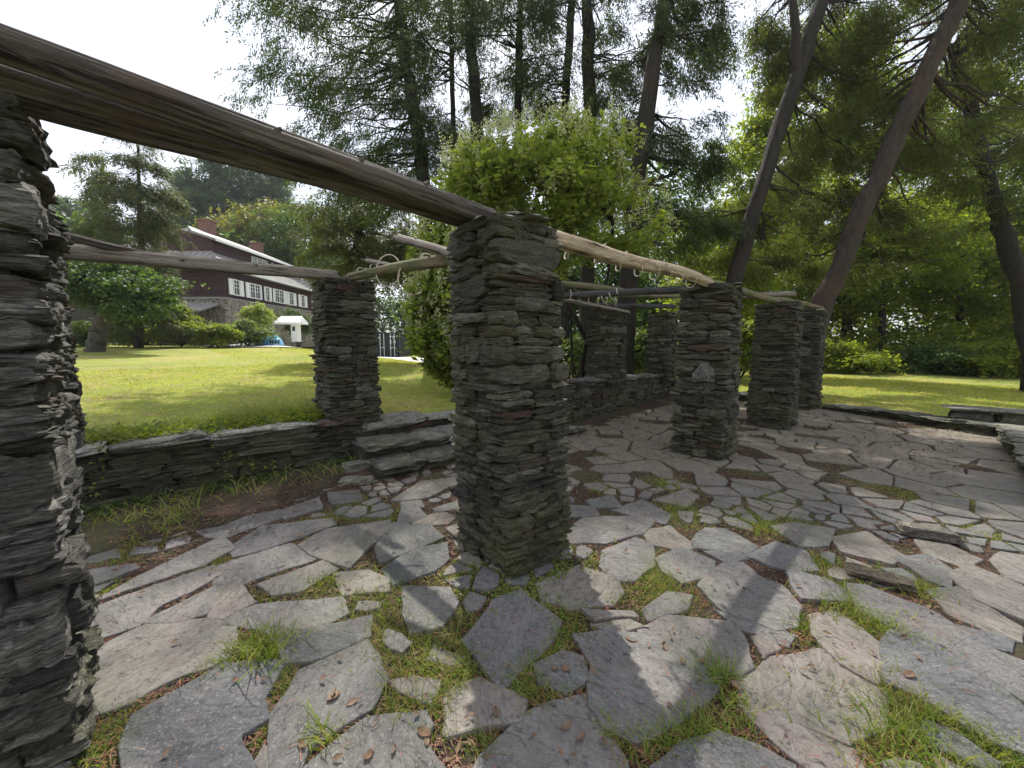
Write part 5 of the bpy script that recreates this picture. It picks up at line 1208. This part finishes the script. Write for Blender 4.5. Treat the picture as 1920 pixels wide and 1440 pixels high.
def grass_tuft(u, v, n, h, label, spread=.05):
    x, y = G(u, v, 0); root = empty('grass_tuft', (x, y, float(sz(np.array([x]), np.array([y]))[0])), 0, label, 'grass tuft', None)
    b = np.column_stack([r.normal(0, spread, (n, 2)), np.zeros(n)]); bl = blades(b, r.uniform(.4, 1, n) * h, r.uniform(.002, .0042, n), r, .5, .9, 4).build('blades', M['grass'], root); bl['kind'] = 'stuff'
grass_tuft(497, 1228, 230, .19, 'tall bright tuft of grass between two big pale flagstones at lower left', .065)
grass_tuft(1345, 1280, 90, .15, 'tuft with long blades over the big dark flagstone', .04)
grass_tuft(320, 985, 90, .17, 'straggly tall blades of grass at the foot of the left wall', .12)
grass_tuft(605, 1390, 50, .14, 'small upright tuft at the bottom edge on the left', .03)
grass_tuft(1690, 1400, 300, .12, 'broad shaggy tuft at the bottom right of the paving', .14)
grass_tuft(1640, 1170, 240, .08, 'yellow green tuft between flagstones right of centre', .10)
# round leaved ground weeds and moss at the pillar feet
n = 1500; p = np.column_stack([r.normal(0, .28, n) + .05, r.normal(0, .22, n) + 2.35]); p = p[(on_stone(p[:, 0], p[:, 1]) < 0) & avoid(p, .3)]
P3 = np.column_stack([p, sz(p[:, 0], p[:, 1]) + r.uniform(.0, .03, len(p))])
o = foliage(P3, 'leaf', r, (.10, .22)).build('ground_weeds', M['grass']); tag(o, 'small leafy weeds round the foot of the middle pillar', 'weeds', kind='stuff')
# needles and twigs
n = 52000; s = r.random(n); y = .35 + 9.5 * r.random(n) ** 1.9; x = y * r.uniform(-1.15, 1.25, n) * 1.05; k = on_stone(x, y); keep = inside(TERR, x, y) & ((k < 0) | (r.random(n) < .02)); x, y, k = x[keep], y[keep], k[keep]
zb = np.where(k >= 0, .045, sz(x, y) + .006 + .01 * r.random(len(x))); a = r.random(len(x)) * 6.28; L = r.uniform(.025, .07, len(x)); w = r.uniform(.0012, .0022, len(x)) * (1 + y * .15)
d = np.stack([np.cos(a), np.sin(a), r.normal(0, .12, len(x))], 1) * L[:, None]; sd = np.stack([-np.sin(a), np.cos(a), 0 * a], 1) * w[:, None]; b = np.column_stack([x, y, zb])
V = np.stack([b - sd, b + sd, b + d], 1).reshape(-1, 3); o = MB().add(V, np.arange(len(V)).reshape(-1, 3)).build('pine_needles', M['needle']); tag(o, 'rusty needles and twigs lying in the paving joints', 'needles', kind='stuff')
# crumbled leaf litter and stone chips
n = 30000; y = .6 + 9.5 * r.random(n) ** 1.1; x = y * r.uniform(-1.1, 1.2, n); k = on_stone(x, y); s_, nn_ = (x + y) / 1.414, (y - x) / 1.414; wgt = np.where(k < 0, .6, .04 + .35 * sm((y - 3.5) / 2)) + np.where((nn_ > 3.4) | (nn_ < .6) & (s_ > 6), .5, 0); keep = inside(TERR, x, y) & (r.random(n) < wgt); x, y, k = x[keep], y[keep], k[keep]
P3 = np.column_stack([x, y, np.where(k >= 0, .045, sz(x, y) + .008)]); mb = MB(); V0 = np.array([[-1, 0, 0], [-.3, .45, .15], [.9, .1, .0], [-.1, -.5, .12]]); 
P4 = rot_many(V0, r.random(len(x)) * 6.28, r.normal(0, .3, len(x)), r.normal(0, .3, len(x))) * (r.uniform(.006, .022, len(x)) * (1 + .05 * y))[:, None, None] + P3[:, None]
F = np.array([[0, 1, 2], [0, 2, 3]])[None] + (np.arange(len(x)) * 4)[:, None, None]; o = MB().add(P4.reshape(-1, 3), F.reshape(-1, 3)).build('leaf_litter', M['deadleaf']); tag(o, 'crumbs of dead leaves on soil and stones', 'litter', kind='stuff')
def pebble(x, y, sz_, k, par): pass
# single curled dead leaves
LP = [(625, 1300), (660, 1310), (565, 1392), (795, 1368), (740, 1402), (930, 1330), (995, 1262), (1060, 1250), (1090, 1378), (1378, 1280), (1245, 1208), (690, 1412), (1112, 1252), (1062, 1355), (800, 1385), (1705, 1262), (1185, 1195), (1310, 965), (560, 1000), (1040, 1248)]
LL_ = ['leaf near the middle of the second big flagstone from lower left', 'leaf just beside the small one on the second big flagstone from lower left', 'leaf by the small grass tuft at the bottom edge of the paving', 'leaf at the joint on the right of the pale bottom slab', 'lowest leaf on the pale slab at the bottom edge', 'leaf beside the thick weeds on the small square stone', 'leaf, curled, against the lower tip of the big bluish stone under the middle pillar', 'leaf in the weedy corner left of the largest dark flagstone', 'leaf on the broad slab at the bottom centre', 'leaf, curled, caught on the right rim of the largest dark flagstone', 'leaf on the dark stone just above the largest flagstone', 'leaf near the bottom edge left of the weedy strip', 'leaf, tiny, on the little stone in the weeds below the middle pillar', 'leaf at the lower left rim of the largest dark flagstone', 'leaf on the pale bottom slab nearest the weeds', 'leaf on the long pale flagstone at the right', 'leaf on the upper edge of the dark stone below the middle pillar', 'leaf in the far grassy joint right of the middle pillar', 'leaf on the soil near the left wall', 'leaf in the grass joint right above the pink slab under the middle pillar']
for i, (u, v) in enumerate(LP):
    x, y = G(u, v, .045); c_ = r.uniform(.018, .03); t = np.linspace(0, 1, 7); wv = np.sin(t * np.pi) ** .7 * c_ * r.uniform(.45, .8); cu = r.uniform(.3, 1)
    L_ = np.stack([(t - .5) * 2.2 * c_, -wv, .01 * cu * np.abs(t - .5) * 2 + wv * cu * .5], 1); Cc = np.stack([(t - .5) * 2.2 * c_, 0 * t, .012 * cu * (t - .3) ** 2], 1); R_ = L_ * [1, -1, 1]
    V = np.concatenate([L_, Cc, R_]) + [0, 0, .003]; F = [(a, a + 1, a + 8, a + 7) for a in range(6)] + [(a + 7, a + 8, a + 15, a + 14) for a in range(6)]
    o = MB().add(V, F).build('dead_leaf', M['deadleaf'], loc=(x, y, .029)); o.rotation_euler = (r.normal(0, .15), r.normal(0, .15), r.random() * 6.28)
    tag(o, 'dead ' + LL_[i], 'dead leaf', 'dead leaves on the flagstones')
# lawn blades
def lawn_blades(n, s0, s1, n0, n1, h, name, label, view=True, w=(.002, .004)):
    s = r.uniform(s0, s1, n); q = n0 + (n1 - n0) * r.random(n) ** 1.4; x = (s - q) / 1.41421; y = (s + q) / 1.41421
    keep = ~inside(TERR, x, y) & (dist_poly(TERR, x, y) > .42) & (y > 1.2) & (np.abs(x) < y * 1.5 + 1); x, y = x[keep], y[keep]
    b = np.column_stack([x, y, ground_z(x, y) - .01]); D = np.hypot(x, y); L = r.uniform(.5, 1.1, len(x)) * h * (1 + .03 * D); W = r.uniform(*w, len(x)) * (.6 + .22 * D)
    o = blades(b, L, W, r, .55, .7, 1).build(name, M['lawngrass']); tag(o, label, 'grass', kind='stuff')
lawn_blades(80000, -6, 12, 4.9, 15, .045, 'lawn_grass', 'short grass of the lawn behind the back wall')
lawn_blades(26000, 3, 22, 12, 26, .05, 'distant_lawn_grass', 'short grass of the lawn towards the driveway')
lawn_blades(60000, 9.5, 22, -7, 5, .045, 'far_lawn_grass', 'short grass of the lawn beyond the low end wall')
# rank growth on top of the left wall
n = 5200; t = r.random(n) ** .9; p0 = np.array(W_L[0]); p1 = np.array(W_L[1]); q = p0 + (p1 - p0) * t[:, None] + np.array([-.707, .707]) * (r.uniform(.30, 1.0, n))[:, None]
b = np.column_stack([q, np.maximum(ground_z(q[:, 0], q[:, 1]), .54)]); cl = (vnoise(np.column_stack([q * 2.2, q[:, :1] * 0])) > -.25) | (r.random(n) < .3); b = b[cl]
o = blades(b, r.uniform(.08, .26, len(b)) * (1 + .5 * (t[cl] > .72)), r.uniform(.003, .006, len(b)), r, .8, 1.1, 4).build('wall_top_grass', M['grass']); tag(o, 'long arching grass along the top of the left wall', 'grass', kind='stuff')
n = 3200; t = .18 + .82 * r.random(n); q = p0 + (p1 - p0) * t[:, None] + np.array([-.707, .707]) * (r.uniform(.20, 1.1, n) * (1.1 - t * .5))[:, None]; P3 = np.column_stack([q, np.maximum(.57, ground_z(q[:, 0], q[:, 1])) + .01 + r.random(n) * .07])
o = foliage(P3, 'hyd', r, (.3, .65)).build('wall_top_leaves', M['maple']); tag(o, 'sunlit creeping leaves spread over the left wall capstones', 'ground cover', kind='stuff')
n = 420; t = .2 + .8 * r.random(n) ** 1.3; q = p0 + (p1 - p0) * t[:, None] + np.array([.707, -.707]) * (np.abs(r.normal(0, .16, n)) + .05)[:, None]; cl = vnoise(np.column_stack([q * 2.6, q[:, :1] * 0 + 4])) > -.05; q = q[cl]
o = foliage(np.column_stack([q, sz(q[:, 0], q[:, 1]) + r.random(len(q)) * .07]), 'hyd', r, (.2, .5)).build('wall_foot_weeds', M['maple_dark']); tag(o, 'broad leaved weeds at the foot of the left wall', 'weeds', kind='stuff')
n = 500; t = .1 + .9 * r.random(n); q = p0 + (p1 - p0) * t[:, None] + np.array([.707, -.707]) * (r.uniform(.1, .6, n))[:, None]
o = blades(np.column_stack([q, sz(q[:, 0], q[:, 1])]), r.uniform(.06, .2, n), r.uniform(.003, .007, n), r, .6, .9, 4).build('wall_foot_grass', M['grass']); tag(o, 'scattered broad grass blades along the foot of the left wall', 'grass', kind='stuff')
def creeper(pts, label, sd, nl=22):
    r2 = np.random.default_rng(sd); root = empty('wall_creeper', pts[0], 0, label, 'creeper'); P = np.array([list(p) for p in pts]) - np.array(pts[0]); t = np.linspace(0, len(P) - 1, 24); i = np.clip(t.astype(int), 0, len(P) - 2); f = (t - i)[:, None]
    Q = P[i] * (1 - f) + P[i + 1] * f + r2.normal(0, .006, (24, 3)); MB().tube(Q, .003, 5).build('stem', M['bark_grey'], root, smooth=True)
    for k in range(nl):
        q = Q[r2.integers(2, 24)] + r2.normal(0, .05, 3) * [1, .3, 1]; lf = foliage(q[None], 'hyd', r2, (.22, .42)).build('leaf_cluster', M['hydrangea'], root); lf['kind'] = 'stuff'
def onwall(u, v):                     # meets the vertical plane of the left wall, 4 cm proud of it
    a = np.array(W_L[0]) + np.array([.707, -.707]) * .045; dd_ = (np.array(W_L[1]) - np.array(W_L[0])); nrm = np.array([dd_[1], -dd_[0]]); x, y, z = ray(u, v); t = (nrm @ a) / (nrm[0] * x + nrm[1] * y); return Vector((x * t, y * t, EYE + z * t))
creeper([onwall(402, 798), onwall(418, 832), onwall(426, 868), onwall(452, 900), onwall(500, 915)], 'leafy creeper stem hanging down the middle of the left wall', 5)
creeper([onwall(445, 838), onwall(470, 858), onwall(485, 872), onwall(515, 868)], 'thin creeper sprig with a few leaves nearer the steps pillar', 6, 10)
creeper([onwall(190, 825), onwall(186, 850), onwall(184, 880), onwall(182, 915)], 'short creeper trailing by the close left pillar', 7, 8)
# twiggy dead branches on the woodland floor and bare hanging limbs on the leaning cedars come with their trees
for o in bpy.data.objects:
    if o.type == 'MESH' and o.name.startswith('stone_paving'): o['kind'] = 'structure'


# ---------------------------------------------------------------- thin summer haze
hz = MB().box((0, 95, 18), (560, 330, 44)).build('haze', bpy.data.materials.new('thin_haze')); hz['kind'] = 'stuff'; hz['label'] = 'thin bright summer haze over the whole place'
hm_ = hz.data.materials[0]; hm_.use_nodes = True; hn = hm_.node_tree.nodes; hn.clear(); ho = hn.new('ShaderNodeOutputMaterial'); hv = hn.new('ShaderNodeVolumePrincipled')
hv.inputs['Color'].default_value = (.88, .94, 1, 1); hv.inputs['Density'].default_value = .0004; hv.inputs['Anisotropy'].default_value = .3
hm_.node_tree.links.new(hv.outputs[0], ho.inputs['Volume'])
